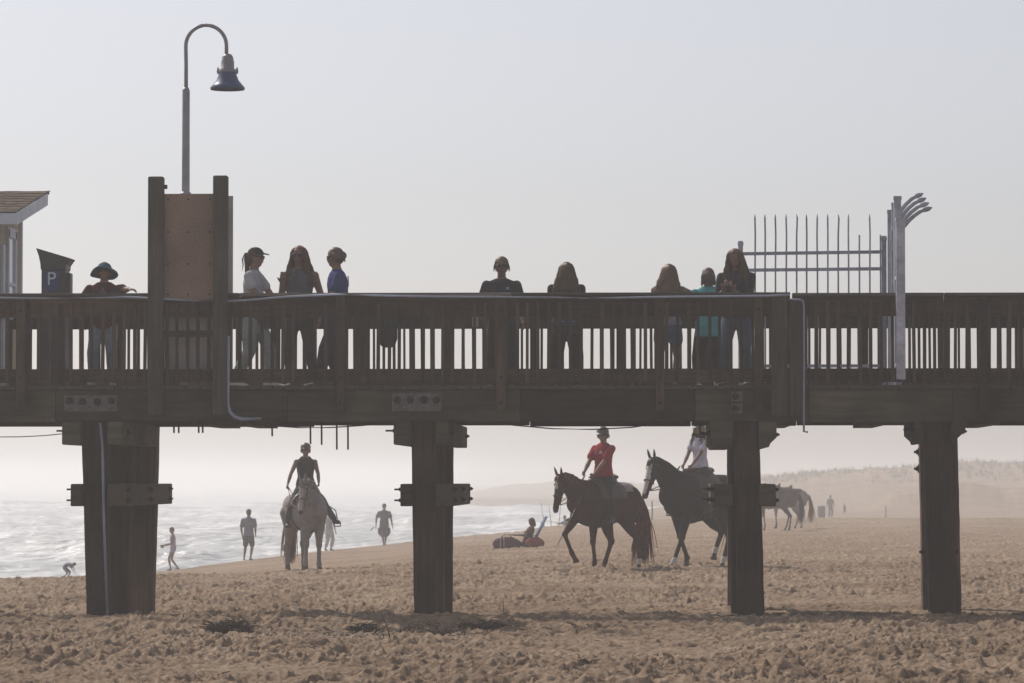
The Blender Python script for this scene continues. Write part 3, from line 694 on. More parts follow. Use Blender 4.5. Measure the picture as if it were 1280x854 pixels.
def hand(mb, w, d, n, thumb, H, curl=.5):
    """w wrist, d pointing direction, n palm normal, thumb = direction the thumb side faces"""
    s_ = H / 1.7; d = d.normalized(); n = (n - d * n.dot(d)).normalized(); t = d.cross(n); t = t if t.dot(thumb) > 0 else -t
    pe = w + d * .088 * s_
    mb.loft([w, w + d * .03 * s_, w + d * .065 * s_, pe], [(.024 * s_, .017 * s_), (.036 * s_, .017 * s_), (.041 * s_, .015 * s_), (.039 * s_, .013 * s_)], side=t, seg=10)
    for i, L in enumerate((.068, .078, .072, .056)):
        b0 = pe - d * .012 * s_ + t * (.029 - .019 * i) * s_; L *= s_; dd = d.copy(); pts = [b0]; q = b0
        for j, f in enumerate((.48, .3, .26)):
            ang = curl * (.5 + .35 * j) + .06 * i
            dd = (dd * math.cos(ang) + n * math.sin(ang)).normalized(); q = q + dd * L * f; pts.append(q)
        mb.loft(pts, [.0098 * s_, .0092 * s_, .0086 * s_, .0076 * s_], seg=7)
    b0 = w + d * .028 * s_ + t * .024 * s_; td = (d * .75 + t * .75 + n * .25).normalized(); p1 = b0 + td * .036 * s_; p2 = p1 + (td + d * .5 + n * curl * .6).normalized() * .032 * s_
    mb.loft([b0, p1, p2], [.0125 * s_, .011 * s_, .0085 * s_], seg=7)

SKIN = mat('skin_warm', (.22, .12, .085), .55, .12, 25, .15, .003, spec=.35)
SKIN2 = mat('skin_tanned', (.18, .10, .07), .55, .12, 25, .15, .003, spec=.35)
HAIR_BROWN = mat('brown_hair', (.09, .048, .028), .5, .35, 30, .3, .004, spec=.4, stretch=(6, 6, .5), trans=.35)
HAIR_BLOND = mat('blond_hair', (.26, .16, .09), .5, .3, 30, .3, .004, spec=.4, stretch=(6, 6, .5), trans=.35)
HAIR_GREY = mat('grey_brown_hair', (.16, .115, .09), .5, .3, 30, .3, .004, spec=.4, stretch=(6, 6, .5), trans=.3)
EYEW = mat('eye_dark', (.10, .09, .085), .5, .02, 9, 0); LIPS = mat('lips', (.22, .08, .07), .5, .05, 9, 0)
def cloth(name, col, tr=.0, **k): return mat(name, col,   .9, .18, 9, .6, .03, spec=.08, trans=tr, **k)

def human(name, label, loc, rz=0, H=1.7, man=False, pose={}, top=None, bottom=None, shoes=None, hair=('short', HAIR_BROWN), hat=None, glasses=None, skin=None, group=None, vox=.009, bulk=1.0, small=False):
    root = empty(name, loc, rz, label, 'person', group); skin = skin or SKIN; g = pose.get
    pel = Vector(g('pelvis', (0, 0, .52 * H))); lean = R(g('lean', 3)); twist = R(g('twist', 0)); roll = R(g('roll', 0))
    def ang(s): return lean * min(1, max(0, s / .16))
    def rot(s):
        t = min(1, max(0, s / .2)); return Matrix.Rotation(twist * t, 3, 'Z') @ Matrix.Rotation(roll * t, 3, 'Y') @ Matrix.Rotation(ang(s), 3, 'X')
    def pos(s):
        p = pel.copy(); n = 16
        if s <= 0: return p + Vector((0, 0, s * H))
        for i in range(n): p += rot(s * (i + .5) / n) @ Vector((0, 0, s * H / n))
        return p
    wm = 1.07 if man else 1.0
    prof = [(-.05, .078, .062), (0, .093 if not man else .088, .07), (.05, .087, .064), (.10, .074 if not man else .083, .056), (.16, .080 * wm, .061), (.22, .090 * wm, .065), (.262, .093 * wm, .058), (.295, .080 * wm, .045), (.315, .046, .036), (.335, .031, .032)]
    B = MB()
    def torso(mb, s0, s1, off, hem=0, caps=True):
        ps, ab, sd_ = [], [], []
        lv = [p for p in prof if s0 < p[0] < s1]
        def at(s):
            return (s, np.interp(s, [p[0] for p in prof], [p[1] for p in prof]), np.interp(s, [p[0] for p in prof], [p[2] for p in prof]))
        lv = [at(s0)] + lv + [at(s1)]
        for i, (s, a, b_) in enumerate(lv):
            h = hem * max(0, 1 - (s - s0) / .10)
            ps.append(pos(s)); ab.append(((a * bulk + off + h) * H, (b_ * bulk + off + h) * H)); sd_.append(rot(s) @ Vector((1, 0, 0)))
        mb.loft(ps, ab, side=sd_, seg=18, caps=caps)
    torso(B, -.05, .335, 0)
    neck0, neck1 = pos(.32), pos(.372); B.loft([neck0, neck1], [.031 * H * wm, .030 * H * wm], seg=12)
    # head
    HR = Matrix.Rotation(R(g('hyaw', 0)), 3, 'Z') @ Matrix.Rotation(R(g('hroll', 0)), 3, 'Y') @ Matrix.Rotation(R(g('hpitch', 4)), 3, 'X')
    ho = pos(.352) + HR @ Vector((0, -.008 * H, 0)); h_ = H * (.93 if not man else .97)
    if g('bighead'): h_ *= g('bighead')
    hd = MB()
    hd.loft([Vector((0, y * h_, z * h_)) for y, z in ((-.024, .004), (-.016, .022), (-.008, .045), (-.003, .07), (0, .095), (.003, .105))], [(a * h_, b_ * h_) for a, b_ in ((.020, .022), (.034, .038), (.043, .050), (.0475, .056), (.048, .057), (.042, .048))], seg=16); hd.ell((0, .003 * h_, .078 * h_), (.0495 * h_, .059 * h_, .052 * h_))
    hd.loft([Vector((0, -.052 * h_, .066 * h_)), Vector((0, -.062 * h_, .05 * h_)), Vector((0, -.060 * h_, .042 * h_))], [.005 * h_, .008 * h_, .009 * h_], seg=7)       # nose
    hd.ell((0, -.050 * h_, .075 * h_), (.032 * h_, .010 * h_, .007 * h_))                                                                                # brow
    hd.ell((0, -.046 * h_, .026 * h_), (.016 * h_, .011 * h_, .009 * h_)); hd.ell((0, -.040 * h_, .008 * h_), (.014 * h_, .012 * h_, .009 * h_))             # mouth, chin
    for s in (-1, 1): hd.ell((s * .046 * h_, .004 * h_, .058 * h_), (.006 * h_, .012 * h_, .018 * h_))                                                         # ears
    xform(hd, HR, ho); B.add(hd.v, hd.f)
    hp = lambda x, y, z: ho + HR @ Vector((x * h_, y * h_, z * h_))
    # arms
    arms = {}
    for s, k in ((1, 'L'), (-1, 'R')):
        shd = pos(.270) + rot(.28) @ Vector((s * (.104 if not man else .114) * H * (.5 + .5 * bulk), 0, 0))
        dflt = shd + Vector((s * .06 * H, -.03 * H, -.31 * H)); w = Vector(g(k + 'w', dflt)); pole = Vector(g(k + 'e', (s * .35, 1, -.2)))
        el, wr = bone2(shd, w, .170 * H, .150 * H, pole); arms[k] = (shd, el, wr)
        ar = .92 + .08 * bulk if not man else 1.12
        B.ell(shd, (.033 * H * ar,) * 3); B.loft([pos(.308) + rot(.28) @ Vector((s * .022 * H, 0, 0)), pos(.280) + rot(.28) @ Vector((s * .075 * H, 0, 0))], [(.024 * H, .028 * H), (.026 * H, .026 * H)], seg=10)
        B.loft([shd, shd.lerp(el, .4), el, el.lerp(wr, .35), wr], [.031 * H * ar, .027 * H * ar, .0215 * H * ar, .0225 * H * ar, .0142 * H * ar], seg=10)
        hdir = Vector(g(k + 'hd', (wr - el))); hn = Vector(g(k + 'hn', (-s, 0, 0) if abs(hdir.normalized().x) < .8 else (0, -1, 0))); th = Vector(g(k + 'th', (0, -1, .2)))
        if not small: hand(B, wr, hdir, hn, th, H, g(k + 'curl', .45))
        else: B.loft([wr, wr + hdir.normalized() * .09 * H], [.016 * H, .013 * H], seg=7)
    # legs
    legs = {}; 
    for s, k in ((1, 'L'), (-1, 'R')):
        hip = pel + Vector((s * .050 * H, 0, -.02 * H)); dflt = Vector((s * .062 * H, .01, .045 * H)); an = Vector(g(k + 'a', dflt)); pole = Vector(g(k + 'k', (s * .15, -1, 0)))
        kn, an = bone2(hip, an, .242 * H, .238 * H, pole); legs[k] = (hip, kn, an)
        B.loft([hip + Vector((0, 0, .01 * H)), hip.lerp(kn, .3), hip.lerp(kn, .75), kn, kn.lerp(an, .3), kn.lerp(an, .7), an], [q * H * (.6 + .4 * bulk) for q in (.052, .049, .036, .031, .0315, .023, .0185)], seg=12)
        fd = Vector(g(k + 'fd', (s * .18, -1, 0))).normalized(); ft = Vector(g(k + 'ft', (0, 0, -1)))
        upv = -(ft - fd * ft.dot(fd)).normalized(); sdv = fd.cross(upv); legs[k] += (fd, upv, sdv)
        def foot(mb, off=0):
            a = an - upv * .012 * H
            mb.loft([a - fd * .032 * H, a - fd * .01 * H - upv * .008 * H, a + fd * .035 * H - upv * .012 * H, a + fd * .085 * H - upv * .018 * H, a + fd * .108 * H - upv * .02 * H], [((p + off) * H, (q + off) * H) for p, q in ((.017, .018), (.021, .024), (.024, .02), (.026, .012), (.019, .009))], side=sdv, seg=10)
        foot(B)
        if shoes:
            S_ = MB(); foot(S_, .005)
            if shoes[0] == 'boot': S_.loft([an - upv * .01 * H, an.lerp(kn, .25), an.lerp(kn, .6), an.lerp(kn, .82)], [.027 * H, .030 * H, .037 * H, .036 * H], seg=12)
            fuse(S_, 'boot' if shoes[0] == 'boot' else 'shoe', shoes[1], root, max(vox, .011), 3)
    fuse(B, 'body', skin, root, vox, 4, .5)
    # shirt
    if top:
        kind, m_, sl = top[:3]; hem = top[3] if len(top) > 3 else -.03; loose = top[4] if len(top) > 4 else .004
        T = MB(); torso(T, hem, .274 if sl > 0 else .270, .0085, loose, (.12, 1))
        for k in ('L', 'R'):
            shd, el, wr = arms[k]; s = 1 if k == 'L' else -1
            if sl > 0:
                T.ell(shd, (.037 * H * (1.06 if man else 1),) * 3); T.loft([pos(.298) + rot(.28) @ Vector((s * .030 * H, 0, 0)), pos(.278) + rot(.28) @ Vector((s * .075 * H, 0, 0))], [(.028 * H, .034 * H), (.031 * H, .034 * H)], seg=10)
                path = [shd, shd.lerp(el, min(sl, 1) * .9)]; rr_ = [.037 * H * (1.06 if man else 1), (.040 if sl < 1 else .032) * H * (1.12 if man else 1)]
                if sl > 1: path += [el, el.lerp(wr, min(sl - 1, 1) * .92)]; rr_ += [.031 * H, .025 * H]
                T.loft(path, rr_, seg=12)
            else: T.loft([pos(.275) + rot(.28) @ Vector((s * .055 * H, 0, 0)), pos(.318) + rot(.3) @ Vector((s * .04 * H, 0, 0))], [.034 * H, .024 * H], seg=10)
        fuse(T, kind, m_, root, max(vox, .011), 3)
    if bottom:
        kind, m_, ln, ls = bottom[:4]; T = MB()
        if kind == 'skirt':
            T.loft([pos(.09), pos(.03), pel + Vector((0, 0, -.05 * H)), pel + Vector((0, 0, -ln * H))], [(.082 * H, .064 * H), (.10 * H, .08 * H), (.115 * H, .09 * H), (ls * H, ls * .8 * H)], seg=18)
        else:
            torso(T, -.05, .075, .0075)
            for k in ('L', 'R'):
                hip, kn, an = legs[k][:3]
                path, rr_ = [hip, hip.lerp(kn, .35)], [.058 * H * (.6 + .4 * bulk), (.053 + ls * .4) * H * (.6 + .4 * bulk)]
                def rad(t): return np.interp(t, [.35, .8, 1, 1.3, 1.95], [.053, .042, .037, .036, .029]) * (.6 + .4 * bulk) + ls * min(1, t)
                t = .7
                while t < ln - .1:
                    path.append(hip.lerp(kn, t) if t <= 1 else kn.lerp(an, t - 1)); rr_.append(rad(t) * H); t += .3 if t != 1 else .3
                t = ln; path.append(hip.lerp(kn, t) if t <= 1 else kn.lerp(an, t - 1)); rr_.append(rad(t) * H)
                T.loft(path, rr_, seg=12)
        fuse(T, kind, m_, root, max(vox, .011), 3)
    # hair
    hk, hm = hair
    Hh = MB()
    if hk != 'none':
        cov = MB()
        if hat in ('cap', 'helmet', 'sunhat') and hk == 'short': pass
        cov.ell((0, .006 * h_, .089 * h_), (.056 * h_, .062 * h_, .054 * h_)); cov.ell((0, .024 * h_, .055 * h_), (.052 * h_, .045 * h_, .05 * h_))
        xform(cov, HR, ho); Hh.add(cov.v, cov.f)
        if hk == 'bun':
            e_ = MB(); e_.ell((0, .062 * h_, .075 * h_), (.030 * h_, .028 * h_, .030 * h_)); xform(e_, HR, ho); Hh.add(e_.v, e_.f)
        if hk == 'bob':
            e_ = MB(); e_.ell((0, .018 * h_, .05 * h_), (.060 * h_, .052 * h_, .055 * h_)); e_.loft([(0, .028 * h_, .05 * h_), (0, .03 * h_, .0), (0, .03 * h_, -.015 * h_)], [(.058 * h_, .038 * h_), (.056 * h_, .034 * h_), (.045 * h_, .028 * h_)]); xform(e_, HR, ho); Hh.add(e_.v, e_.f)
        if hk == 'long':
            q = MB(); bk = [hp(0, .03, .07), hp(0, .045, .03), hp(0, .05, 0) , pos(.27) + rot(.28) @ Vector((0, .062 * H, 0)), pos(.20) + rot(.2) @ Vector((0, .076 * H, 0))]
            q.loft(bk, [(.044 * h_, .026 * h_), (.048 * h_, .024 * h_), (.052 * h_, .020 * h_), (.056 * h_, .014 * h_), (.034 * h_, .006 * h_)], side=HR @ Vector((1, 0, 0)), seg=14); Hh.add(q.v, q.f)
        fuse(Hh, 'hair', hm, root, max(vox, .010), 2)
        if not small:
            st = MB(); rnd = random.Random(len(label))
            if hk == 'long':
                for i in range(300):
                    a = rnd.uniform(-2.35, 2.35); rx, ry = .062, .068
                    # a = 0 is the back of the head
                    r0 = hp(math.sin(a) * rx * .35, math.cos(a) * ry * .35 + .004, .134); r01 = hp(math.sin(a) * rx * .8, math.cos(a) * ry * .8 + .004, .115); r1 = hp(math.sin(a) * rx * 1.0, math.cos(a) * ry + .004, .085)
                    r2 = hp(math.sin(a) * rx * 1.13, math.cos(a) * ry * 1.0 + .01, .035)
                    sp_ = rnd.uniform(.8, 1.25); fr_ = math.cos(a)
                    yb = (.068 if fr_ > -.25 else -.05) * H
                    e = rnd.uniform(.185, .245); r3 = pos(.285) + rot(.28) @ Vector((math.sin(a) * .078 * H * sp_, yb * (.9 if abs(fr_) > .3 else .5), .0)); r4 = pos(e) + rot(.2) @ Vector((math.sin(a) * .088 * H * sp_, yb * 1.12, 0)) + Vector((rnd.gauss(0, .01), rnd.gauss(0, .006), 0))
                    gj = lambda k: Vector((rnd.gauss(0, k), rnd.gauss(0, k * .7), 0)); r23 = r2.lerp(r3, .5) + gj(.011); r34 = r3.lerp(r4, .5) + gj(.014)
                    st.loft([r0, r01, r1 + gj(.003), r2 + gj(.006), r23, r3 + gj(.012), r34, r4], [.0030 * H, .0036 * H, .0038 * H, .0038 * H, .0036 * H, .0034 * H, .0026 * H, .0008 * H], seg=4, caps=False)
            elif hk == 'pony':
                for i in range(46):
                    dx = rnd.gauss(0, .007); dy = rnd.gauss(0, .008); e = rnd.uniform(-.075, -.035)
                    st.loft([hp(dx * .4, .05, .098), hp(dx, .074 + dy * .4, .092), hp(dx * 1.6, .078 + dy, .045), hp(dx * 1.8, .070 + dy, 0), hp(dx * 2.2, .066 + dy * 1.5, e)], [.004 * H, .0055 * H, .0055 * H, .0045 * H, .001 * H], seg=5, caps=False)
            elif hk in ('bob', 'bun', 'short'):
                for i in range(60 if hk != 'bob' else 110):
                    a = rnd.uniform(-2.2, 2.2); rx = .054; r1 = hp(math.sin(a) * rx * .9, math.cos(a) * .062 + .004, .10)
                    L = rnd.uniform(-.03, .0) if hk == 'bob' else rnd.uniform(.02, .05)
                    st.loft([r1, hp(math.sin(a) * rx * 1.12, math.cos(a) * .066 + .008, .06), hp(math.sin(a) * rx * 1.12 + rnd.gauss(0, .004), math.cos(a) * .062 + .014, L)], [.004 * H, .004 * H, .001 * H], seg=4, caps=False)
            st.build('hair_strands', hm, root, True)
    # hats
    if hat:
        kind, hm_ = hat; q = MB()
        if kind == 'cap':
            q.ell((0, .003 * h_, .098 * h_), (.054 * h_, .063 * h_, .045 * h_)); q.loft([(0, -.045 * h_, .094 * h_), (0, -.075 * h_, .092 * h_), (0, -.105 * h_, .086 * h_)], [(.045 * h_, .008 * h_), (.04 * h_, .006 * h_), (.026 * h_, .005 * h_)], side=(1, 0, 0)); nm = 'cap'
        elif kind == 'helmet':
            q.ell((0, .003 * h_, .096 * h_), (.066 * h_, .077 * h_, .060 * h_)); q.loft([(0, -.055 * h_, .088 * h_), (0, -.078 * h_, .083 * h_), (0, -.098 * h_, .074 * h_)], [(.048 * h_, .009 * h_), (.045 * h_, .007 * h_), (.03 * h_, .005 * h_)], side=(1, 0, 0)); nm = 'riding_helmet'
            for s in (-1, 1): q.loft([(s * .052 * h_, -.005 * h_, .07 * h_), (s * .044 * h_, -.012 * h_, .03 * h_), (s * .012 * h_, -.022 * h_, -.002 * h_)], [.005 * h_] * 3)
        elif kind == 'sunhat':
            q.ell((0, .004 * h_, .088 * h_), (.061 * h_, .070 * h_, .052 * h_)); q.loft([(0, 0, .078 * h_), (0, .002 * h_, .10 * h_)], [(.062 * h_, .070 * h_), (.061 * h_, .069 * h_)], caps=False); nm = 'sun_hat'
            n_ = 28; vs = []
            for j, (rr2, zz_) in enumerate(((.058, .088), (.085, .080), (.108, .064), (.117, .046), (.112, .046), (.100, .058), (.080, .074), (.056, .082))):
                for i in range(n_):
                    a = 2 * math.pi * i / n_; wv = (.006 * math.sin(3 * a + 1) - .030 * math.sin(a)) * (rr2 / .11); vs.append((rr2 * h_ * math.cos(a), rr2 * h_ * math.sin(a) * .98, (zz_ + wv - .014 * abs(math.cos(a)) * rr2 / .117) * h_))
            fs = [(j * n_ + i, j * n_ + (i + 1) % n_, ((j + 1) % 8) * n_ + (i + 1) % n_, ((j + 1) % 8) * n_ + i) for j in range(8) for i in range(n_)]
            q.add(vs, fs)
        xform(q, HR, ho)
        if kind == 'sunhat': q.build(nm, hm_, root, True)
        else: fuse(q, nm, hm_, root, .010, 3)
    if glasses:
        q = MB()
        for s in (-1, 1):
            q.ell((s * .0215 * h_, -.0575 * h_, .066 * h_), (.0185 * h_, .006 * h_, .0135 * h_)); q.loft([(s * .038 * h_, -.054 * h_, .069 * h_), (s * .049 * h_, -.02 * h_, .068 * h_), (s * .049 * h_, .006 * h_, .064 * h_)], [.003 * h_] * 3)
        q.loft([(-.008 * h_, -.060 * h_, .07 * h_), (.008 * h_, -.060 * h_, .07 * h_)], [.0035 * h_] * 2, side=(0, 0, 1)); xform(q, HR, ho); q.build('sunglasses', M['black'], root, True)
    elif not small:
        q = MB()
        for s in (-1, 1): q.ell((s * .019 * h_, -.0515 * h_, .064 * h_), (.0085 * h_, .005 * h_, .005 * h_))
        xform(q, HR, ho); q.build('eyes', EYEW, root, True)
    if not small:
        q = MB(); q.ell((0, -.0585 * h_, .027 * h_), (.014 * h_, .0035 * h_, .0038 * h_)); xform(q, HR, ho); q.build('lips', LIPS, root, True)
    root['_'] = 0; del root['_']
    return root, dict(pos=pos, rot=rot, arms=arms, legs=legs, hp=hp, H=H, pel=pel)

# ------------------------------------------------------------------ people on the pier
ZP = Zd + .0
def onpier(px, Y): return (X(px, Y, 480), Y, ZP)
def Hof(py, Y): return Z(py, Y) - ZP      # standing height from the row of the head top
JEANS = cloth('faded_denim', (.17, .21, .27)); JEANS_D = cloth('dark_denim', (.10, .13, .19)); BLK = cloth('black_cotton', (.018, .017, .019))
SHOE_D = mat('dark_shoe', (.05, .045, .045), .7, .2, 20, .1, .003); SHOE_W = mat('pale_shoe', (.5, .48, .46), .7, .1, 20, .1, .003)

# 1 man in a sun hat, one hand on the rail
Y = 45.75; H = Hof(328, Y); p = onpier(130, Y)
lw = Vector((X(163, 45.3) - p[0], 45.3 - Y - .05, Z(362, 45.3) - ZP + .01))
r_, d1 = human('person', 'person in blue wide brimmed sun hat, maroon t-shirt and jeans leaning on the front rail', p, 0, H, True,
    dict(lean=1, Lw=lw, Le=(1, .3, -.6), Lhd=(.8, -.5, -.1), Lhn=(0, 0, -1), Lth=(0, -1, 0), Rw=(-.27, .02, .80), Re=(-.5, .6, 0), La=(.10, .02, .08), Ra=(-.13, 0, .08), hpitch=-5), 
    ('t_shirt', cloth('maroon_cotton', (.07, .016, .02)), .6, -.05, .008), ('jeans', JEANS, 1.93, .008), ('shoe', SHOE_W), ('short', HAIR_GREY), ('sunhat', mat('teal_hat_fabric', (.05, .13, .19), .9, .15, 20, .2, .004, trans=.3)), True, SKIN, bulk=1.08)
q = MB(); c = d1['pos'](.225)
tri = [(-.06, 0), (.06, 0), (0, .085)]
q.prism([(c.x + x_, c.z + z_) for x_, z_ in tri], c.y - .122 * 1.05, c.y - .1165); q.prism([(c.x + x_ * .5, c.z + z_ * .5 + .015) for x_, z_ in tri], c.y - .1255 * 1.05, c.y - .122 * 1.05)
tag(q.build('shirt_print', cloth('faded_print', (.16, .11, .13)), r_))

# 2 woman in cap, white top, plaid shirt round the waist
Y = 46.5; H = Hof(309, Y); p = onpier(316, Y)
PLAID = mat('plaid_flannel', (.10, .05, .05), .9, .8, 26, .3, .01)
r_, d2 = human('person', 'person in dark cap with ponytail, white top and a checked shirt tied round the waist', p, R(75), H, False,
    dict(lean=2, Lw=(.16, -.40, 1.02), Le=(.6, .5, -.5), Rw=(-.12, -.36, 1.04), Re=(-.5, .4, -.6), La=(.07, -.20, .08), Ra=(-.08, .22, .09), hpitch=2),
    ('top', cloth('white_jersey', (.62, .63, .66), .25), .5, .03, .003), ('jeans', cloth('pale_denim', (.25, .28, .29)), 1.93, .010), ('shoe', SHOE_W), ('pony', HAIR_BROWN), ('cap', cloth('dark_cap', (.04, .035, .035))), True, SKIN)
q = MB(); H_ = H
q.loft([d2['pos'](.085), d2['pos'](.03), d2['pos'](-.02)], [(.093 * H, .072 * H), (.103 * H, .082 * H), (.105 * H, .085 * H)], seg=18)
q.loft([d2['pos'](.04) + Vector((.0, .07 * H, 0)), d2['pos'](-.06) + Vector((0, .09 * H, 0)), d2['pos'](-.17) + Vector((0, .085 * H, 0))], [(.08 * H, .018 * H), (.09 * H, .02 * H), (.07 * H, .012 * H)], side=(1, 0, 0))
q.loft([d2['pos'](.06) + Vector((.04, -.075 * H, 0)), d2['pos'](-.06) + Vector((.05, -.09 * H, 0)), d2['pos'](-.16) + Vector((.05, -.07 * H, 0))], [.018 * H, .02 * H, .012 * H])
fuse(q, 'tied_shirt', PLAID, r_, .012, 3)

# 3 woman with long hair, grey tank, gesturing
Y = 46.9; H = Hof(307, Y); p = onpier(374, Y)
r_, d3 = human('person', 'long haired person in grey sleeveless top and sunglasses raising one hand', p, R(-6), H, False,
    dict(lean=0, Lw=(.27, -.06, .88), Le=(.5, .8, 0), Rw=(-.17, -.26, 1.30), Re=(-.15, .2, -1), Rhd=(.2, -.3, .8), Rhn=(0, 0, 1), Rth=(0, -1, .3), Rcurl=.35, La=(.19, .05, .08), Ra=(-.08, -.08, .08), hyaw=-6, hpitch=0),
    ('tank_top', cloth('slate_knit', (.10, .10, .12)), 0, -.02, .004), ('leggings', cloth('dark_leggings', (.04, .032, .032)), 1.93, .002), ('shoe', SHOE_D), ('long', mat('auburn_hair', (.19, .085, .045), .5, .35, 30, .3, .004, spec=.4, stretch=(6, 6, .5), trans=.4)), None, True, SKIN, bulk=1.06)

# 4 person in blue shirt with bun facing left
Y = 46.4; H = Hof(309, Y); p = onpier(423, Y)
r_, d4 = human('person', 'person in blue t-shirt with hair in a bun standing side on to the camera', p, R(-78), H, False,
    dict(lean=3, Lw=(.10, -.34, 1.06), Le=(.6, .8, -.4), Rw=(-.10, -.30, 1.08), Re=(-.5, .8, -.4), La=(.06, -.24, .08), Ra=(-.08, .05, .08), hpitch=2),
    ('t_shirt', cloth('blue_cotton', (.055, .075, .22), .15), .62, -.03, .004), ('trousers', cloth('navy_trousers', (.025, .028, .04)), 1.93, .008), ('shoe', SHOE_D), ('bun', HAIR_GREY), None, True, SKIN, bulk=1.05)
q = MB(); c = d4['pos'](.235)
q.box(c.x - .06, c.x + .06, c.y + .128, c.y + .134, c.z - .06, c.z + .075); e_ = q.build('shirt_print', cloth('white_print', (.55, .55, .62)), r_)
q = MB(); q.ell((c.x - .01, c.y + .135, c.z + .01), (.03, .004, .035)); q.ell((c.x + .03, c.y + .135, c.z - .02), (.02, .004, .03)); q.build('print_motif', cloth('teal_print', (.05, .22, .24)), e_)

# 5 man in dark shirt and sunglasses
Y = 47.6; H = Hof(322, Y); p = onpier(627, Y)
r_, d5 = human('person', 'person in dark v-neck shirt and sunglasses facing the beach alone behind the rail', p, R(2), H, True,
    dict(lean=1, Lw=(.27, -.06, .86), Le=(.1, 1, 0), Rw=(-.26, -.10, .95), Re=(-.1, 1, 0), Rcurl=.8, La=(.12, .0, .08), Ra=(-.12, .02, .08), hpitch=1),
    ('t_shirt', cloth('charcoal_cotton', (.028, .028, .036)), .7, -.05, .006), ('trousers', BLK, 1.93, .010), ('shoe', SHOE_D), ('short', mat('sandy_hair', (.20, .13, .08), .5, .3, 30, .3, .004, spec=.4, trans=.35)), None, True, SKIN2, bulk=.97)
q = MB(); c = d5['pos'](.235); q.prism([(c.x + .055, c.z), (c.x + .09, c.z), (c.x + .098, c.z + .03), (c.x + .06, c.z + .035)], c.y - .121, c.y - .113); q.build('shirt_emblem', cloth('pale_blue_print', (.22, .30, .5)), r_)
q = MB(); q.box(-.37, -.29, -.12, -.02, .80, .97, c=.01); q.build('held_jar', mat('clear_jar', (.4, .3, .28), .3, .1, 9, 0), r_)

# 6 long haired person from behind in dark clothes
Y = 48.1; H = Hof(326, Y); p = onpier(708, Y)
r_, d6 = human('person', 'long brown haired person in dark clothes seen from behind leaning on the far railing', p, R(180), H, False,
    dict(lean=12, Lw=(.14, -.36, 1.04), Le=(.15, .3, -1), Rw=(-.14, -.36, 1.04), Re=(-.15, .3, -1), La=(.13, .02, .08), Ra=(-.14, .04, .08), hpitch=14),
    ('sweatshirt', cloth('black_fleece', (.02, .02, .024)), 1.9, -.09, .012), ('trousers', BLK, 1.93, .014), ('shoe', SHOE_D), ('long', mat('golden_brown_hair', (.17, .10, .055), .5, .35, 30, .3, .004, spec=.4, stretch=(6, 6, .5), trans=.4)), None, None, SKIN, bulk=1.14)
q = MB(); c = d6['pos'](.0); rr_ = random.Random(3); yy = c.y + .152
for row, (z_, h_2, n_) in enumerate(((.01, .022, 7), (-.022, .012, 12))):
    w_ = .24 / n_
    for i in range(n_):
        if n_ == 7 and i == 3: continue
        x_ = c.x - .12 + i * w_; q.box(x_ + w_ * .12, x_ + w_ * .8, yy, yy + .006, c.z + z_, c.z + z_ + h_2 * rr_.uniform(.7, 1))
q.build('sweatshirt_print', cloth('blue_print', (.12, .17, .42)), r_)

# 7 long blond haired person leaning, grey tank and denim shorts
Y = 48.05; H = Hof(331, Y) + .02; p = onpier(835, Y)
r_, d7 = human('person', 'long blond haired person in grey vest and denim shorts leaning on the far railing', p, R(172), H, False,
    dict(lean=10, roll=0, Lw=(.12, -.35, 1.06), Le=(.3, .3, -1), Rw=(-.16, -.34, 1.12), Re=(-1, .15, .25), La=(.12, 0, .08), Ra=(-.10, .06, .08), hpitch=14, Rcurl=.2),
    ('vest', cloth('pale_grey_jersey', (.26, .26, .31), .2), 0, -.01, .006), ('shorts', cloth('blue_denim_shorts', (.07, .09, .17)), .48, .012), ('shoe', SHOE_D), ('long', HAIR_BLOND), None, None, SKIN, bulk=1.04)

# 8 aqua shirt
Y = 47.9; H = Hof(335, Y); p = onpier(886, Y)
r_, d8 = human('person', 'short haired person in loose aqua shirt and black cropped trousers seen from behind', p, R(186), H, False,
    dict(lean=4, Lw=(.15, -.34, 1.00), Le=(.3, .5, -1), Rw=(-.15, -.34, 1.00), Re=(-.3, .5, -1), La=(.13, .0, .08), Ra=(-.12, .03, .08), hpitch=6),
    ('loose_shirt', cloth('aqua_cotton', (.10, .42, .44), .3), .85, -.08, .022), ('cropped_trousers', BLK, 1.45, .012), ('shoe', SHOE_W), ('bob', HAIR_GREY), None, None, SKIN, bulk=1.1)

# 9 woman with phone at the front rail
Y = 45.75; H = Hof(311, Y); p = onpier(921, Y)
r_, d9 = human('person', 'long haired person in dark patterned top looking down at a phone beside the railing end', p, R(-10), H, False,
    dict(lean=5, Lw=(.02, -.30, 1.14), Le=(.35, .3, -1), Rw=(-.12, -.30, 1.15), Re=(-.35, .3, -1), Lhd=(-.3, -.3, .45), Rhd=(.3, -.3, .45), Lhn=(0, .3, .2), Rhn=(0, .3, .2), Lcurl=.9, Rcurl=.9, Lth=(0, 0, 1), Rth=(0, 0, 1), La=(.12, .02, .08), Ra=(-.14, .0, .08), hpitch=22, hyaw=-5),
    ('blouse', mat('dark_patterned_cotton', (.03, .03, .045), .9, .9, 40, .3, .01), 1.35, -.03, .008), ('jeans', JEANS_D, 1.93, .006), ('shoe', SHOE_D), ('long', mat('light_brown_hair', (.22, .135, .08), .5, .35, 30, .3, .004, spec=.4, stretch=(6, 6, .5), trans=.4)), None, None, SKIN, bulk=1.06)
w = (d9['arms']['L'][2] + d9['arms']['R'][2]) / 2
ph = empty('phone', Vector(p) + Matrix.Rotation(R(-10), 3, 'Z') @ (w + Vector((-.0, -.05, .04))), R(-10), 'dark phone held up in both hands by the person at the railing end', 'phone')
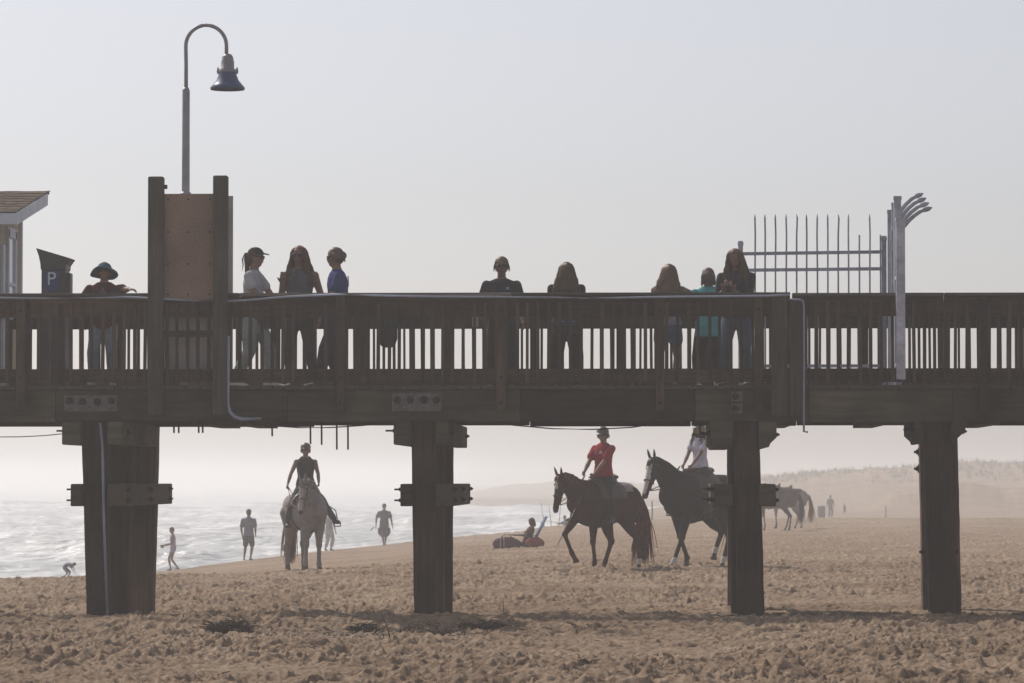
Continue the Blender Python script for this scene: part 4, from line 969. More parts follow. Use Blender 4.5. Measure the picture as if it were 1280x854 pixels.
q = MB(); q.box(-.037, .037, -.005, .005, 0, .15, c=.004); e_ = q.build('case', M['black'], ph); e_.rotation_euler = (R(-25), 0, 0)
q = MB(); q.box(-.033, .033, .0052, .0062, .006, .144); e2 = q.build('screen', mat('phone_glass', (.05, .06, .08), .15, .1, 9, 0, spec=.6), ph); e2.rotation_euler = (R(-25), 0, 0)
# ------------------------------------------------------------------ ground lookup
def at_row(px, row, y0=50, y1=260):
    """first ground point in a column whose photo row reaches 'row'"""
    y1 = min(y1, float(np.interp(px, CU, CD)) - .8); y0 = min(y0, y1 - 5); ys = np.arange(y0, y1, .25); xs = (px - 810) / F_PX * ys
    zs = ground_z(xs, ys); rw = 600 - (zs - CAM_Z) / ys * F_PX
    k = np.where(rw <= row)[0]; i = int(k[0]) if len(k) else len(ys) - 1
    return Vector((xs[i], ys[i], gz(xs[i], ys[i])))

# ------------------------------------------------------------------ horses
LEGK = 1.13
def limb(mb, pts, rad, seg=12):
    rad = [r_ * LEGK for r_ in rad]
    mb.loft(pts, rad, side=(1, 0, 0), seg=seg)
def horse(name, label, loc, rz, S, mats, fl, fr, hl, hr, neck=dict(), tack=True, tail=None, mane=None, group=None, vox=.017, fat=1.0, socks=(), blaze=0, fine=True):
    """faces -Y at rz=0. legs: lists of (y,z) joints; mats = coat, white, dark"""
    root = empty(name, loc, rz, label, 'horse', group)
    B = MB()
    st = [(.80, 1.20, .11, .17), (.70, 1.22, .21, .27), (.52, 1.225, .275, .32), (.32, 1.21, .29, .34), (.08, 1.175, .30, .355), (-.16, 1.15, .32, .38), (-.38, 1.165, .30, .385), (-.56, 1.20, .26, .375), (-.70, 1.21, .215, .30), (-.80, 1.19, .15, .20)]
    st = [(y, z, a * fat, b_) for y, z, a, b_ in st]
    B.loft([(0, y, z) for y, z, a, b_ in st], [(a, b_) for y, z, a, b_ in st], side=(1, 0, 0), seg=20)
    B.loft([(0, -.30, 1.50), (0, -.42, 1.54), (0, -.56, 1.52)], [(.07, .05), (.08, .06), (.08, .06)], seg=12)       # withers
    for s in (-1, 1):
        B.ell((s * .15, .50, 1.22), (.15, .26, .28)); B.ell((s * .13, -.56, 1.14), (.12, .19, .26)); B.ell((s * .13, .62, 1.08), (.10, .17, .24))
    ny = neck.get('yaw', 0); RN = Matrix.Rotation(R(ny), 3, 'Z')
    base = Vector((0, -.56, 1.33)); poll = Vector(neck.get('poll', (0, -1.08, 1.84)))
    def yw(p, t):
        p = Vector(p); return base + Matrix.Rotation(R(ny) * t, 3, 'Z') @ (p - base)
    n0 = Vector((0, -.50, 1.30)); mid1 = n0.lerp(poll, .33) + Vector((0, -.03, -.02)); mid2 = n0.lerp(poll, .68) + Vector((0, -.01, .015))
    NP = [yw(n0, 0), yw(mid1, .35), yw(mid2, .75), yw(poll, 1)]
    B.loft(NP, [(.19, .32), (.14, .25), (.105, .185), (.08, .13)], side=[RN @ Vector((1, 0, 0))] * 4, seg=16)
    hy = R(neck.get('hyaw', ny)); hp_ = R(neck.get('pitch', 62))                     # head direction below horizontal
    RH = Matrix.Rotation(hy, 3, 'Z'); hd = RH @ Vector((0, -math.cos(hp_), -math.sin(hp_))); hu = RH @ Vector((0, -math.sin(hp_), math.cos(hp_))); hx = RH @ Vector((1, 0, 0))
    p0 = NP[-1] - hd * .03
    def hpnt(a, side=0, up=0): return p0 + hd * a + hx * side + hu * up
    sec = [(0, .078, .10, -.01), (.08, .092, .125, -.02), (.18, .090, .130, -.025), (.29, .072, .100, -.012), (.40, .056, .076, -.006), (.50, .052, .062, -.004), (.57, .056, .060, -.008), (.62, .044, .045, -.012)]
    B.loft([hpnt(a, 0, o) for a, w, h, o in sec], [(w, h) for a, w, h, o in sec], side=[hx] * len(sec), seg=16)
    B.ell(hpnt(.61, 0, -.05), (.035, .035, .03))
    ears = []
    for s in (-1, 1):
        e0 = hpnt(-.02, s * .050, .075); ed = (-hd * .8 + hu * .62 + hx * s * .16).normalized() if not neck.get('back') else (-hd * 1 + hx * s * .25).normalized()
        B.loft([e0, e0 + ed * .06, e0 + ed * .12, e0 + ed * .165], [(.030, .024), (.034, .022), (.024, .015), (.008, .006)], side=hx, seg=8)
    legs = []
    for s, j in ((1, fl), (-1, fr)):
        sx = s * .15; p = [Vector((sx * (1 if i < 2 else .92), y, z)) for i, (y, z) in enumerate(j)]
        limb(B, [p[0], p[1], p[1].lerp(p[2], .45), p[1].lerp(p[2], .85), p[2], p[2].lerp(p[3], .2), p[2].lerp(p[3], .8), p[3], p[3].lerp(p[4], .6), p[4]], [.12, .088, .068, .048, .052, .034, .033, .044, .036, .044]); legs.append(p)
    for s, j in ((1, hl), (-1, hr)):
        sx = s * .16; p = [Vector((sx * (1 if i < 2 else .9), y, z)) for i, (y, z) in enumerate(j)]
        limb(B, [p[0], p[1], p[1].lerp(p[2], .45), p[1].lerp(p[2], .85), p[2], p[2].lerp(p[3], .2), p[2].lerp(p[3], .8), p[3], p[3].lerp(p[4], .6), p[4]], [.17, .125, .088, .056, .060, .041, .036, .046, .037, .044]); legs.append(p)
    for p in legs:      # hoof: flat bottomed cone under the pastern
        f = p[4]; d = (p[4] - p[3]).normalized(); dn = Vector((0, d.y * .4, d.z)).normalized()
        B.loft([f - dn * .01, f + dn * .045], [.052, .066], side=(1, 0, 0), seg=12, caps=False)
    body = fuse(B, 'body', list(mats), root, vox, 6, .5)
    me = body.data; n = len(me.polygons); c = np.zeros(n * 3); me.polygons.foreach_get('center', c); c = c.reshape(-1, 3); mi = np.zeros(n, int)
    for k, p in enumerate(legs):
        near = np.linalg.norm(c - np.array(p[4]), axis=1)
        if k in socks: mi[(near < .21) & (c[:, 2] < max(p[3].z + .05, p[4].z + .16))] = 1
        mi[near < .075] = 2
    hdn, hun, hxn, p0n = (np.array(v) for v in (hd, hu, hx, p0))
    q = c - p0n; a = q @ hdn; up = q @ hun; sx = q @ hxn
    inh = (a > .0) & (a < .70) & (np.abs(sx) < .11) & (np.abs(up) < .16)
    if blaze: mi[inh & (up > .028) & (np.abs(sx) < .034 * blaze * (1 if blaze > 1 else 1 - .0 * a)) & (a > .08) & (a < (.60 if blaze > 1 else .24))] = 1
    mi[inh & (a > .585)] = 2 if blaze < 2 else 1
    me.polygons.foreach_set('material_index', mi.astype(np.int32)); me.update()
    q = MB()
    for s in (-1, 1): q.ell(hpnt(.155, s * .082, .045), (.018, .018, .016))
    q.build('eyes', M['black'], root, True)
    rnd = random.Random(int(abs(loc[0]) * 100))
    # tail
    T = MB(); tm, tl, tsw = tail
    T.loft([(0, .78, 1.33), (0, .90, 1.26), (0, .96, 1.0), (tsw * .4, .96, 1.0 - tl * .4), (tsw * .8, .95, 1.0 - tl * .7)], [.05, .055, .07, .075, .02], seg=10, mi=1)
    for i in range(260 if fine else 60):
        a = rnd.gauss(0, .024); L = tl * rnd.uniform(.72, 1.0); b_ = rnd.gauss(0, .06)
        z0 = 1.36; pts = [(a * .5, .80, z0), (a, .90, z0 - .06), (a * 1.6 + b_ * .3, .965 + b_ * .3, z0 - .30), (a * 2 + b_ * .7 + tsw * .5, .97 + b_ * .8, z0 - .30 - L * .45), (a * 2.4 + b_ + tsw, .95 + b_ * 1.3, z0 - .30 - L)]
        T.loft(pts, [.014, .013, .011, .009, .002], seg=5, caps=False)
    T.build('tail', [tm, mane[0]], root, True)
    # mane and forelock
    Mn = MB(); mm, ms = mane
    for i in range(120 if fine else 30):
        t = rnd.uniform(.05, 1); j = min(int(t * 3), 2); f = t * 3 - j
        rd = [(.30), (.225), (.165), (.115)]; crest = NP[j].lerp(NP[j + 1], f); up_ = (RN @ Vector((0, .6, .8))).normalized() if t < .8 else (RN @ Vector((0, .3, 1))).normalized()
        # crest line is the upper side of the neck
        tg = (NP[j + 1] - NP[j]).normalized(); upn = (Vector((0, 0, 1)) - tg * tg.z).normalized(); r_ = rd[j] + (rd[j + 1] - rd[j]) * f
        c0 = crest + upn * (r_ - .01); L = rnd.uniform(.12, .22); sd_ = RN @ Vector((ms, 0, 0))
        Mn.loft([c0, c0 + upn * .02 + sd_ * .035, c0 - upn * L * .5 + sd_ * (.085 + rnd.gauss(0, .01)), c0 - upn * L + sd_ * (.11 + rnd.gauss(0, .015)) + tg * rnd.gauss(0, .02)], [.012, .013, .010, .003], seg=5, caps=False)
    for i in range(16 if fine else 4):
        x_ = rnd.gauss(0, .018); Mn.loft([hpnt(-.02, x_, .10), hpnt(.06, x_ * 1.5, .125), hpnt(.06 + rnd.uniform(.05, .12), x_ * 2, .118)], [.011, .010, .003], seg=5, caps=False)
    Mn.build('mane', mm, root, True)
    info = dict(root=root, hp=hpnt, S=S, hx=hx, legs=legs, body=body)
    if tack:
        tk, padm, sty = tack
        # pad
        q = MB()
        def over(mb, y0, y1, th, drop, t=.014):
            n = 16; rings = []
            for y in np.linspace(y0, y1, 5):
                k_ = [-.56, -.38, -.16, .08, .32, .52, .7]; cz = np.interp(y, k_, [1.20, 1.165, 1.15, 1.175, 1.21, 1.225, 1.22]); a = fat * np.interp(y, k_, [.26, .30, .32, .30, .29, .275, .21]) + th; b2 = np.interp(y, k_, [.375, .385, .38, .355, .34, .32, .27]) + th
                ri = []
                for o in (t, 0):
                    for i in range(n + 1):
                        an = -drop + 2 * drop * i / n; an = an if o else -an
                        ri.append(Vector((math.sin(an) * (a + o), y, cz + math.cos(an) * (b2 + o))))
                rings.append(ri)
            m_ = len(rings[0]); vs = [p for r_ in rings for p in r_]; fs = [tuple(range(m_ - 1, -1, -1)), tuple(range(4 * m_, 5 * m_))]
            for j in range(4):
                for i in range(m_): fs.append((j * m_ + i, j * m_ + (i + 1) % m_, (j + 1) * m_ + (i + 1) % m_, (j + 1) * m_ + i))
            mb.add(vs, fs)
        over(q, *((-.02, .56, .012, 1.0) if sty == 'western' else (-.40, .20, .012, 1.2))); q.build('saddle_pad', padm, root, True)
        q = MB(); over(q, -.42 if sty == 'western' else -.36, .22 if sty == 'western' else .14, .035, 1.35, .02); q.loft([(0, -.34, 1.60), (0, -.22, 1.575), (0, -.02, 1.565), (0, .14, 1.61)], [(.11, .05), (.14, .045), (.17, .045), (.15, .06)], seg=14)
        if sty == 'western': q.loft([(0, -.33, 1.62), (0, -.36, 1.70)], [.03, .035], seg=8); q.loft([(-.13, .16, 1.66), (0, .18, 1.70), (.13, .16, 1.66)], [.03] * 3, side=(0, 0, 1), seg=8)
        q.build('saddle', tk, root, True)
        q = MB()
        def ringt(c, a, b_, ax1, ax2, r=.011, n=20):
            pts = [c + ax1 * (a * math.cos(2 * math.pi * i / n)) + ax2 * (b_ * math.sin(2 * math.pi * i / n)) for i in range(n + 1)]; q.tube(pts, r, 5)
        ringt(Vector((0, -.24, 1.155)), .315 * fat, .39, Vector((1, 0, 0)), Vector((0, 0, 1)), .018); q.build('girth', tk, root, True)
        q = MB()
        ringt(hpnt(.36, 0, -.006), .070, .092, hx, hu); ringt(hpnt(.075, 0, -.02), .098, .132, hx, hu)
        for s in (-1, 1): q.tube([hpnt(.075, s * .096, .0), hpnt(.2, s * .092, -.01), hpnt(.36, s * .07, -.02), hpnt(.50, s * .058, -.035)], .010, 5)
        q.build('bridle', tk, root, True)
    return info
def reins(info, mat_, tgt):
    """from both sides of the bit to the rider's hand (horse-local target)"""
    for s in (-1, 1):
        a = info['hp'](.50, s * .06, -.04); b_ = Vector(tgt); m_ = a.lerp(b_, .5) + Vector((s * .05, 0, -.12))
        q = MB(); q.tube([a, a.lerp(m_, .5) + Vector((s * .02, 0, -.02)), m_, m_.lerp(b_, .5) + Vector((0, 0, -.02)), b_], .009, 5); q.build('rein', mat_, info['root'], True)
LEATHER = mat('dark_leather', (.05, .028, .018), .5, .3, 20, .3, .004, spec=.4)
def stirrups(info, feet, big=False):
    for s, (x, y, z) in feet:
        q = MB(); q.tube([(s * .26, -.10, 1.40), (s * (abs(x) - .02), y * .5 - .05, (1.4 + z) / 2 + .05), (x, y, z + .13)], .011, 5)
        pts = [(x + .065 * math.cos(a), y, z + .045 + .075 * math.sin(a)) for a in np.linspace(-.6, math.pi + .6, 12)] + [(x + .065 * math.cos(-.6), y, z + .045 + .075 * math.sin(-.6))]
        q.tube(pts, .010, 5)
        q.box(x - .055, x + .055, y - .03, y + .03, z - .008, z + .006); q.build('stirrup', LEATHER, info['root'])

STAND_F = [(-.52, 1.15), (-.46, .92), (-.49, .52), (-.48, .16), (-.53, .045)]
STAND_H = [(.44, 1.15), (.30, .86), (.56, .53), (.50, .16), (.46, .045)]
def shift(j, dy, lift=0): # swing a leg about its top
    out = []
    for y, z in j: t = (1.15 - z) / 1.1; out.append((y + dy * t, z + lift * t * t))
    return out

# 1 chestnut, walking left towards the camera
CH = mat('chestnut_coat', (.050, .018, .012), .75, .25, 6, .2, .02, spec=.12); WHT = mat('white_hair_coat', (.5, .47, .44), .7, .15, 12, .2, .01); HOOF = mat('dark_hoof', (.05, .04, .035), .6, .3, 20, .2, .005)
CHT = mat('orange_tail_hair', (.32, .11, .035), .6, .4, 9, .2, .01, trans=.55)
CHM = mat('chestnut_mane', (.16, .05, .022), .6, .3, 9, .2, .01, trans=.4)
g1 = at_row(757, 713.5, 52, 90); RZ1 = R(-43)
h1 = horse('horse', 'chestnut horse with white forehead star and raised foreleg carrying the red shirted rider', g1, RZ1, 1.0, (CH, WHT, HOOF),
    fl=[(-.52, 1.15), (-.46, .92), (-.47, .52), (-.42, .16), (-.46, .045)], fr=[(-.54, 1.15), (-.62, .94), (-.90, .66), (-.72, .33), (-.62, .20)],
    hl=[(.44, 1.15), (.36, .86), (.70, .54), (.72, .17), (.69, .045)], hr=[(.44, 1.15), (.16, .86), (.30, .52), (.14, .17), (.08, .045)],
    neck=dict(poll=(0, -1.09, 1.63), yaw=-4, hyaw=8, pitch=72), tail=(CHT, .98, -.02), mane=(CHM, 1), socks=(2,), blaze=.9,
    tack=(LEATHER, mat('grey_saddle_blanket', (.22, .19, .19), .9, .3, 30, .4, .01), 'western'))
tag(h1['root'], group='ridden horses')
stirrups(h1, [(1, (.36, -.30, .84)), (-1, (-.40, -.42, .86))])
seat = Vector((0, -.06, 1.68))
def rider(label, gpos, rz, H, hor_seat, pose, **k):
    w = Vector(gpos) + Matrix.Rotation(rz, 3, 'Z') @ hor_seat
    def L(p): return Vector(p) - hor_seat                     # horse-local -> rider-local
    po = dict(pelvis=(0, 0, .02))
    for kk, v in pose.items(): po[kk] = L(v) if kk in ('Lw', 'Rw', 'La', 'Ra') else v
    return human('person', label, w, rz, H, pose=po, **k)
HEL = mat('dark_helmet_shell', (.035, .03, .032), .45, .2, 15, .1, .003, spec=.5)
RED = cloth('red_cotton', (.30, .028, .040), .12)
BOOT = mat('dark_boot', (.03, .024, .02), .5, .25, 20, .15, .003, spec=.4)
r1, e1 = rider('rider in red t-shirt and dark helmet on the chestnut horse', g1, RZ1, 1.72, seat,
    dict(lean=-1, hyaw=16, hpitch=8, Lw=(.08, -.36, 1.72), Le=(.7, .9, -.4), Rw=(-.10, -.50, 1.66), Re=(-1, .5, -.5), La=(.36, -.22, .93), Ra=(-.40, -.36, .95), Lk=(.6, -1, .3), Rk=(-.6, -1, .3), Lcurl=1.1, Rcurl=1.1),
    man=True, top=('t_shirt', RED, .75, -.02, .010), bottom=('jeans', cloth('black_denim', (.03, .032, .04)), 1.8, .006), shoes=('boot', BOOT), hair=('short', HAIR_BROWN), hat=('helmet', HEL), glasses=True, skin=SKIN, vox=.010, bulk=1.12)
q = MB(); c = e1['pos'](.23); q.prism([(c.x + .02, c.z - .02), (c.x + .10, c.z - .02), (c.x + .06, c.z + .045)], c.y - .140, c.y - .118); q.build('shirt_emblem', cloth('pale_emblem', (.5, .45, .5)), r1)
reins(h1, LEATHER, (.0, -.52, 1.70))
q = MB(Vector(g1)); 
cr0 = Vector(P(722, 630, g1.y - .9)); cr1 = Vector(P(697, 681, g1.y - 1.0)); cr_ = empty('riding_crop', cr0, 0, 'thin dark riding crop pointing down in front of the chestnut horse', 'riding crop')
q = MB(cr0); q.tube([cr0, cr0.lerp(cr1, .5) + Vector((.01, 0, 0)), cr1], [.011, .009, .006], 6); q.build('shaft', M['black'], cr_, True)
q = MB(cr0); q.tube([cr0 + (cr0 - cr1).normalized() * .0, cr0 + (cr0 - cr1).normalized() * .14], .016, 8); q.build('grip', LEATHER, cr_, True)

# 2 dark bay, half hidden by the third pile
DK = mat('dark_bay_coat', (.016, .011, .010), .75, .25, 6, .2, .02, spec=.12)
DKM = mat('black_mane_hair', (.03, .022, .02), .6, .3, 9, .2, .01, trans=.3)
g2 = at_row(877, 708.5, 60, 100); RZ2 = R(-45); S2 = 1.15
h2 = horse('horse', 'dark bay horse with white face blaze and white feet passing behind the third pile', g2, RZ2, S2, (DK, WHT, HOOF),
    fl=[(-.52, 1.15), (-.50, .92), (-.60, .53), (-.78, .17), (-.86, .045)], fr=[(-.52, 1.15), (-.44, .92), (-.36, .54), (-.20, .20), (-.24, .07)],
    hl=[(.44, 1.15), (.28, .86), (.50, .53), (.36, .17), (.30, .045)], hr=[(.44, 1.15), (.30, .84), (.62, .62), (.46, .32), (.42, .20)],
    neck=dict(poll=(0, -1.04, 1.73), yaw=-6, hyaw=2, pitch=66), tail=(DKM, .9, 0), mane=(DKM, -1), socks=(0, 2, 3), blaze=1.6,
    tack=(LEATHER, cloth('dark_pad', (.05, .045, .05)), 'english'))
h2['root'].scale = (S2,) * 3; tag(h2['root'], group='ridden horses')
stirrups(h2, [(1, (.36, -.25, .86)), (-1, (-.40, -.34, .88))])
s2 = Vector((0, -.04, 1.66)) * S2
r2, e2 = rider('rider in white polo shirt on the dark bay horse beside the third pile', g2, RZ2, 1.70, s2,
    dict(lean=2, hyaw=20, hpitch=4, Lw=Vector((.08, -.34, 1.66)) * S2, Le=(.6, 1, -.5), Rw=Vector((-.08, -.36, 1.66)) * S2, Re=(-.8, 1, -.5), La=Vector((.36, -.18, .95)) * S2, Ra=Vector((-.40, -.28, .97)) * S2, Lk=(.6, -1, .3), Rk=(-.6, -1, .3), Lcurl=1.1, Rcurl=1.1),
    top=('polo_shirt', cloth('white_pique', (.58, .58, .68), .2), .6, -.02, .006), bottom=('jeans', cloth('grey_denim', (.05, .055, .065)), 1.8, .006), shoes=('boot', BOOT), hair=('long', HAIR_BLOND), hat=('helmet', HEL), glasses=None, skin=SKIN, vox=.010)
reins(h2, LEATHER, (.0, -.50, 1.68))

# 3 grey, facing the camera
LEGK = 1.3
GR = mat('dapple_grey_coat', (.215, .19, .18), .7, .22, 9, .25, .02, spec=.2)
GRL = mat('pale_muzzle', (.36, .32, .30), .7, .15, 12, .2, .01)
GRT = mat('blond_tail_hair', (.42, .24, .13), .6, .3, 9, .2, .01, trans=.5)
GRM = mat('grey_mane_hair', (.28, .22, .20), .6, .3, 9, .2, .01, trans=.4)
yy = 74.0; g3 = Vector((X(381, yy, 700), yy, 0)); g3.z = gz(g3.x, g3.y) + .0; RZ3 = R(22)
h3 = horse('horse', 'dapple grey horse with pale blond tail facing the camera under the pier', g3, RZ3, 1.0, (GR, GRL, HOOF),
    fl=shift(STAND_F, -.02), fr=[(-.52, 1.15), (-.50, .92), (-.56, .53), (-.50, .18), (-.54, .05)], hl=shift(STAND_H, .05), hr=shift(STAND_H, .22),
    fat=1.12, neck=dict(poll=(0, -.98, 1.72), yaw=-42, hyaw=-40, pitch=72), tail=(GRT, .95, -.03), mane=(GRM, 1), blaze=1.2,
    tack=(LEATHER, cloth('plum_pad', (.10, .05, .08)), 'english'))
tag(h3['root'], group='ridden horses')
stirrups(h3, [(1, (.60, -.22, .88)), (-1, (-.40, -.20, .86))])
r3, e3 = rider('rider in black sleeveless top and helmet on the grey horse', g3, RZ3, 1.70, Vector((0, -.04, 1.66)),
    dict(lean=0, hyaw=-14, hpitch=3, Lw=(.16, -.40, 1.74), Le=(1, .8, -.3), Rw=(-.46, -.30, 1.66), Re=(-1, .6, .2), La=(.60, -.14, .97), Ra=(-.40, -.12, .95), Lk=(1, -1, .3), Rk=(-.7, -1, .3), Lcurl=1.1, Rcurl=1.1),
    top=('tank_top', cloth('black_knit', (.03, .024, .028)), 0, -.02, .004), bottom=('breeches', cloth('blue_grey_breeches', (.055, .065, .085)), 1.9, .004), shoes=('boot', BOOT), hair=('short', HAIR_BROWN), hat=('helmet', HEL), glasses=None, skin=SKIN2, vox=.010, bulk=1.14)
reins(h3, mat('pale_rein', (.3, .22, .2), .7, .1, 9, 0), (-.44, -.32, 1.66))

LEGK = 1.0
# 4, 5 riderless horses far off
FB = mat('bay_coat', (.07, .035, .025), .65, .2, 6, .2, .02); FG = mat('pale_grey_coat', (.22, .19, .18), .7, .2, 6, .2, .02)
for (px, row, rz, m_, tl, lab) in ((968, 664, -97, FB, DKM, 'distant dark bay horse standing sideways behind the third pile'), (984, 662, -76, FG, GRT, 'distant grey horse with pale tail standing behind the bay one')):
    g4 = at_row(px, row, 100, 180)
    if m_ is FG: g4 = gpt(px, g4.y + 4)
    h4 = horse('horse', lab, g4, R(rz), 1.0, (m_, m_, HOOF), STAND_F, shift(STAND_F, .12), shift(STAND_H, .06), shift(STAND_H, -.1), neck=dict(poll=(0, -1.10, 1.62), yaw=0, pitch=60), tail=(tl, .85, 0), mane=(tl, 1), tack=(LEATHER, LEATHER, 'western'), vox=.03, fine=False)
    tag(h4['root'], group='riderless horses far along the beach')

# ------------------------------------------------------------------ people on the sand
def walker(px, row, label, H, rz, pose, y0=90, y1=200, **k):  # several garment colours below are lightened to imitate fading in haze
    p = at_row(px, row, y0, y1)
    return p, human('person', label, p, rz, H, pose=pose, vox=.018, small=True, **k)
p, (rw, ew) = walker(480, 682, 'person walking barefoot by the water in a loose knotted skirt carrying sandals', 1.68, R(4),
    dict(lean=0, Lw=(.33, -.06, .80), Le=(.8, .6, 0), Rw=(-.33, -.04, .82), Re=(-.8, .6, 0), La=(.035, .10, .08), Ra=(-.02, -.12, .075)), 120, 190, top=('t_shirt', cloth('grey_shirt', (.13, .12, .13)), .7, -.03, .012), bottom=('skirt', cloth('grey_skirt', (.12, .11, .12), .2), .22, .15), hair=('short', HAIR_BROWN), skin=SKIN2, bulk=1.12, man=True)
q = MB()
for i, a in enumerate(np.linspace(0, 6.28, 9)[:-1]): q.loft([(math.cos(a) * .20, math.sin(a) * .17, .66), (math.cos(a) * .24, math.sin(a) * .20, .50 - .07 * (i % 2))], [.07, .012], seg=6)
q.build('skirt_hem', cloth('grey_hem', (.12, .11, .12), .2), rw)
sd_ = empty('sandals', p + Vector((-.38, -.06, .72)), 0, 'pair of sandals in the hand of the walker in the knotted skirt', 'sandals')
for i in (0, 1): q = MB(); q.loft([(-.02, 0, .04), (-.10, .01 * i, -.04 - .03 * i), (-.16, 0, -.10 - .02 * i)], [(.03, .012), (.04, .01), (.03, .008)], side=(0, 1, 0)); q.build('sandal', M['black'], sd_)
walker(310, 699.5, 'person in t-shirt and dark knee shorts looking out to sea', 1.76, R(172), dict(lean=0, Lw=(.24, -.06, .86), Rw=(-.20, -.16, .92), La=(.16, .0, .08), Ra=(-.07, .03, .08)), 100, 150, man=True,
    top=('t_shirt', cloth('grey_blue_shirt', (.15, .15, .18)), .8, -.03, .010), bottom=('shorts', cloth('dark_shorts', (.06, .055, .06)), .85, .016), hair=('short', HAIR_BROWN), skin=SKIN2)
p, (rg, eg) = walker(215, 712.5, 'child in pale swimsuit with tied hair walking along the wet sand', 1.44, R(-84), dict(lean=3, Lw=(.10, -.26, .86), Le=(0, 1, -.3), Rw=(-.10, -.20, .84), Re=(0, 1, -.3), La=(.05, .16, .10), Ra=(-.05, -.08, .065), hpitch=10), 100, 150,
    top=('swimsuit', cloth('lilac_swimsuit', (.40, .32, .42)), 0, -.05, .004), bottom=('briefs', cloth('lilac_briefs', (.40, .32, .42)), .22, .002), hair=('pony', HAIR_BROWN), skin=SKIN, bulk=.92)
tcup = p + Matrix.Rotation(R(-84), 3, 'Z') @ Vector((-.05, -.36, .80)); q = MB(tcup); q.lathe(tcup, [(0, -.05), (.05, -.05), (.065, .05), (.058, .05), (.045, -.04), (0, -.04)], 14); tag(q.build('toy_bucket', cloth('olive_plastic', (.16, .16, .07)), None, True, loc=tcup), 'small olive bucket held out by the child in the pale swimsuit', 'bucket')
walker(82, 722, 'small child bending over with both hands at the sand near the surf', .84, R(75), dict(lean=88, pelvis=(0, .08, .34), Lw=(.07, -.30, .09), Rw=(-.07, -.30, .09), Le=(0, .3, .6), Re=(0, .3, .6), La=(.09, .06, .04), Ra=(-.09, .10, .04), hpitch=70, bighead=1.12), 90, 140,
    top=('shirt', cloth('blue_grey_swim_shirt', (.17, .18, .24)), .8, -.03, .008), bottom=('shorts', cloth('blue_grey_shorts', (.16, .17, .22)), .8, .010), hair=('short', HAIR_BLOND), skin=SKIN)
walker(411, 687, 'person in pale trousers standing mostly hidden behind the grey horse', 1.55, R(150), dict(lean=0, La=(.10, .10, .07), Ra=(-.04, -.06, .07)), 120, 170, top=('shirt', cloth('pale_shirt', (.4, .4, .42)), .8, -.03, .008), bottom=('trousers', cloth('pale_trousers', (.45, .45, .46)), 1.7, .012), hair=('short', HAIR_BROWN), skin=SKIN)
walker(356, 697, 'small child crouching near the surf just left of the grey horse', .8, R(60), dict(lean=60, pelvis=(0, .08, .30), Lw=(.07, -.26, .14), Rw=(-.07, -.26, .14), La=(.09, .06, .04), Ra=(-.09, .0, .04), hpitch=40, bighead=1.15), 100, 150, top=('shirt', cloth('cream_shirt', (.4, .37, .34)), .8, -.03, .008), bottom=('shorts', cloth('cream_shorts', (.36, .34, .33)), .8, .01), hair=('short', HAIR_BLOND), skin=SKIN)

# seated group with low beach chair
gs = at_row(655, 685.5, 80, 170); RZS = R(-84)
ch = empty('beach_chair', gs, RZS, 'low reclined beach chair with blue patterned back on the sand', 'beach chair')
q = MB(); q.hexa([(-.27, .16, .08), (.27, .16, .08), (.27, .20, .08), (-.27, .20, .08), (-.27, .56, .84), (.27, .56, .84), (.27, .59, .83), (-.27, .59, .83)]); q.build('backrest', mat('blue_patterned_canvas', (.12, .22, .38), .9, .8, 16, .3, .01, trans=.3), ch)
q = MB(); q.hexa([(-.27, -.28, .07), (.27, -.28, .07), (.27, .19, .03), (-.27, .19, .03), (-.27, -.28, .09), (.27, -.28, .09), (.27, .19, .05), (-.27, .19, .05)]); q.build('seat', cloth('blue_canvas', (.05, .10, .24)), ch)
for s in (-1, 1):
    q = MB(); q.tube([(s * .29, -.30, .0), (s * .29, -.28, .08), (s * .29, .18, .04), (s * .29, .58, .84)], .014, 6); q.tube([(s * .29, .42, .0), (s * .29, .05, .36), (s * .29, -.25, .36)], .013, 6); q.build('frame', M['galv'], ch)
human('person', 'person sitting in the low beach chair beside red bags', gs, RZS, 1.5, pose=dict(pelvis=(0, .06, .13), lean=-26, Lw=(.24, -.20, .36), Rw=(-.24, -.20, .36), La=(.12, -.70, .06), Ra=(-.12, -.74, .06), Lk=(.1, 0, 1), Rk=(-.1, 0, 1), hpitch=18, hyaw=0),
    top=('t_shirt', cloth('dark_red_shirt', (.10, .045, .05)), .8, -.03, .008), bottom=('trousers', cloth('dark_swim_trousers', (.05, .04, .05)), 1.4, .01), hair=('bob', HAIR_BROWN), skin=SKIN2, vox=.018, small=True)
def bag(px, w, d, h, col, nm, lab, cat, stripe=None):
    c = Vector((X(px, gs.y, 680), gs.y - .15, 0)); c.z = gz(c.x, c.y) - .02
    e = empty(nm, c, R(8), lab, cat); q = MB(); q.loft([(-w / 2 + .06, 0, h * .42), (-w * .2, 0, h * .5), (w * .2, 0, h * .48), (w / 2 - .06, 0, h * .40)], [(d * .46, h * .40), (d * .5, h * .5), (d * .5, h * .48), (d * .46, h * .38)], side=(0, 1, 0), seg=16, sq=.35); q.build('bag_body', cloth(nm + '_cloth', col), e, True)
    for s in (-.3, -.16) if stripe else ():
        q = MB(); q.loft([(w * s - .012, 0, h * .48), (w * s + .012, 0, h * .48)], [(d * .52, h * .515)] * 2, side=(0, 1, 0), seg=16, sq=.35, caps=False); q.build('stripe', cloth(nm + '_stripe', stripe), e, True)
    q = MB(); q.tube([(-w * .2, 0, h * .95), (-w * .1, 0, h * 1.12), (w * .1, 0, h * 1.12), (w * .2, 0, h * .93)], .012, 5); q.build('handle', cloth(nm + '_handle', (.05, .03, .03)), e)
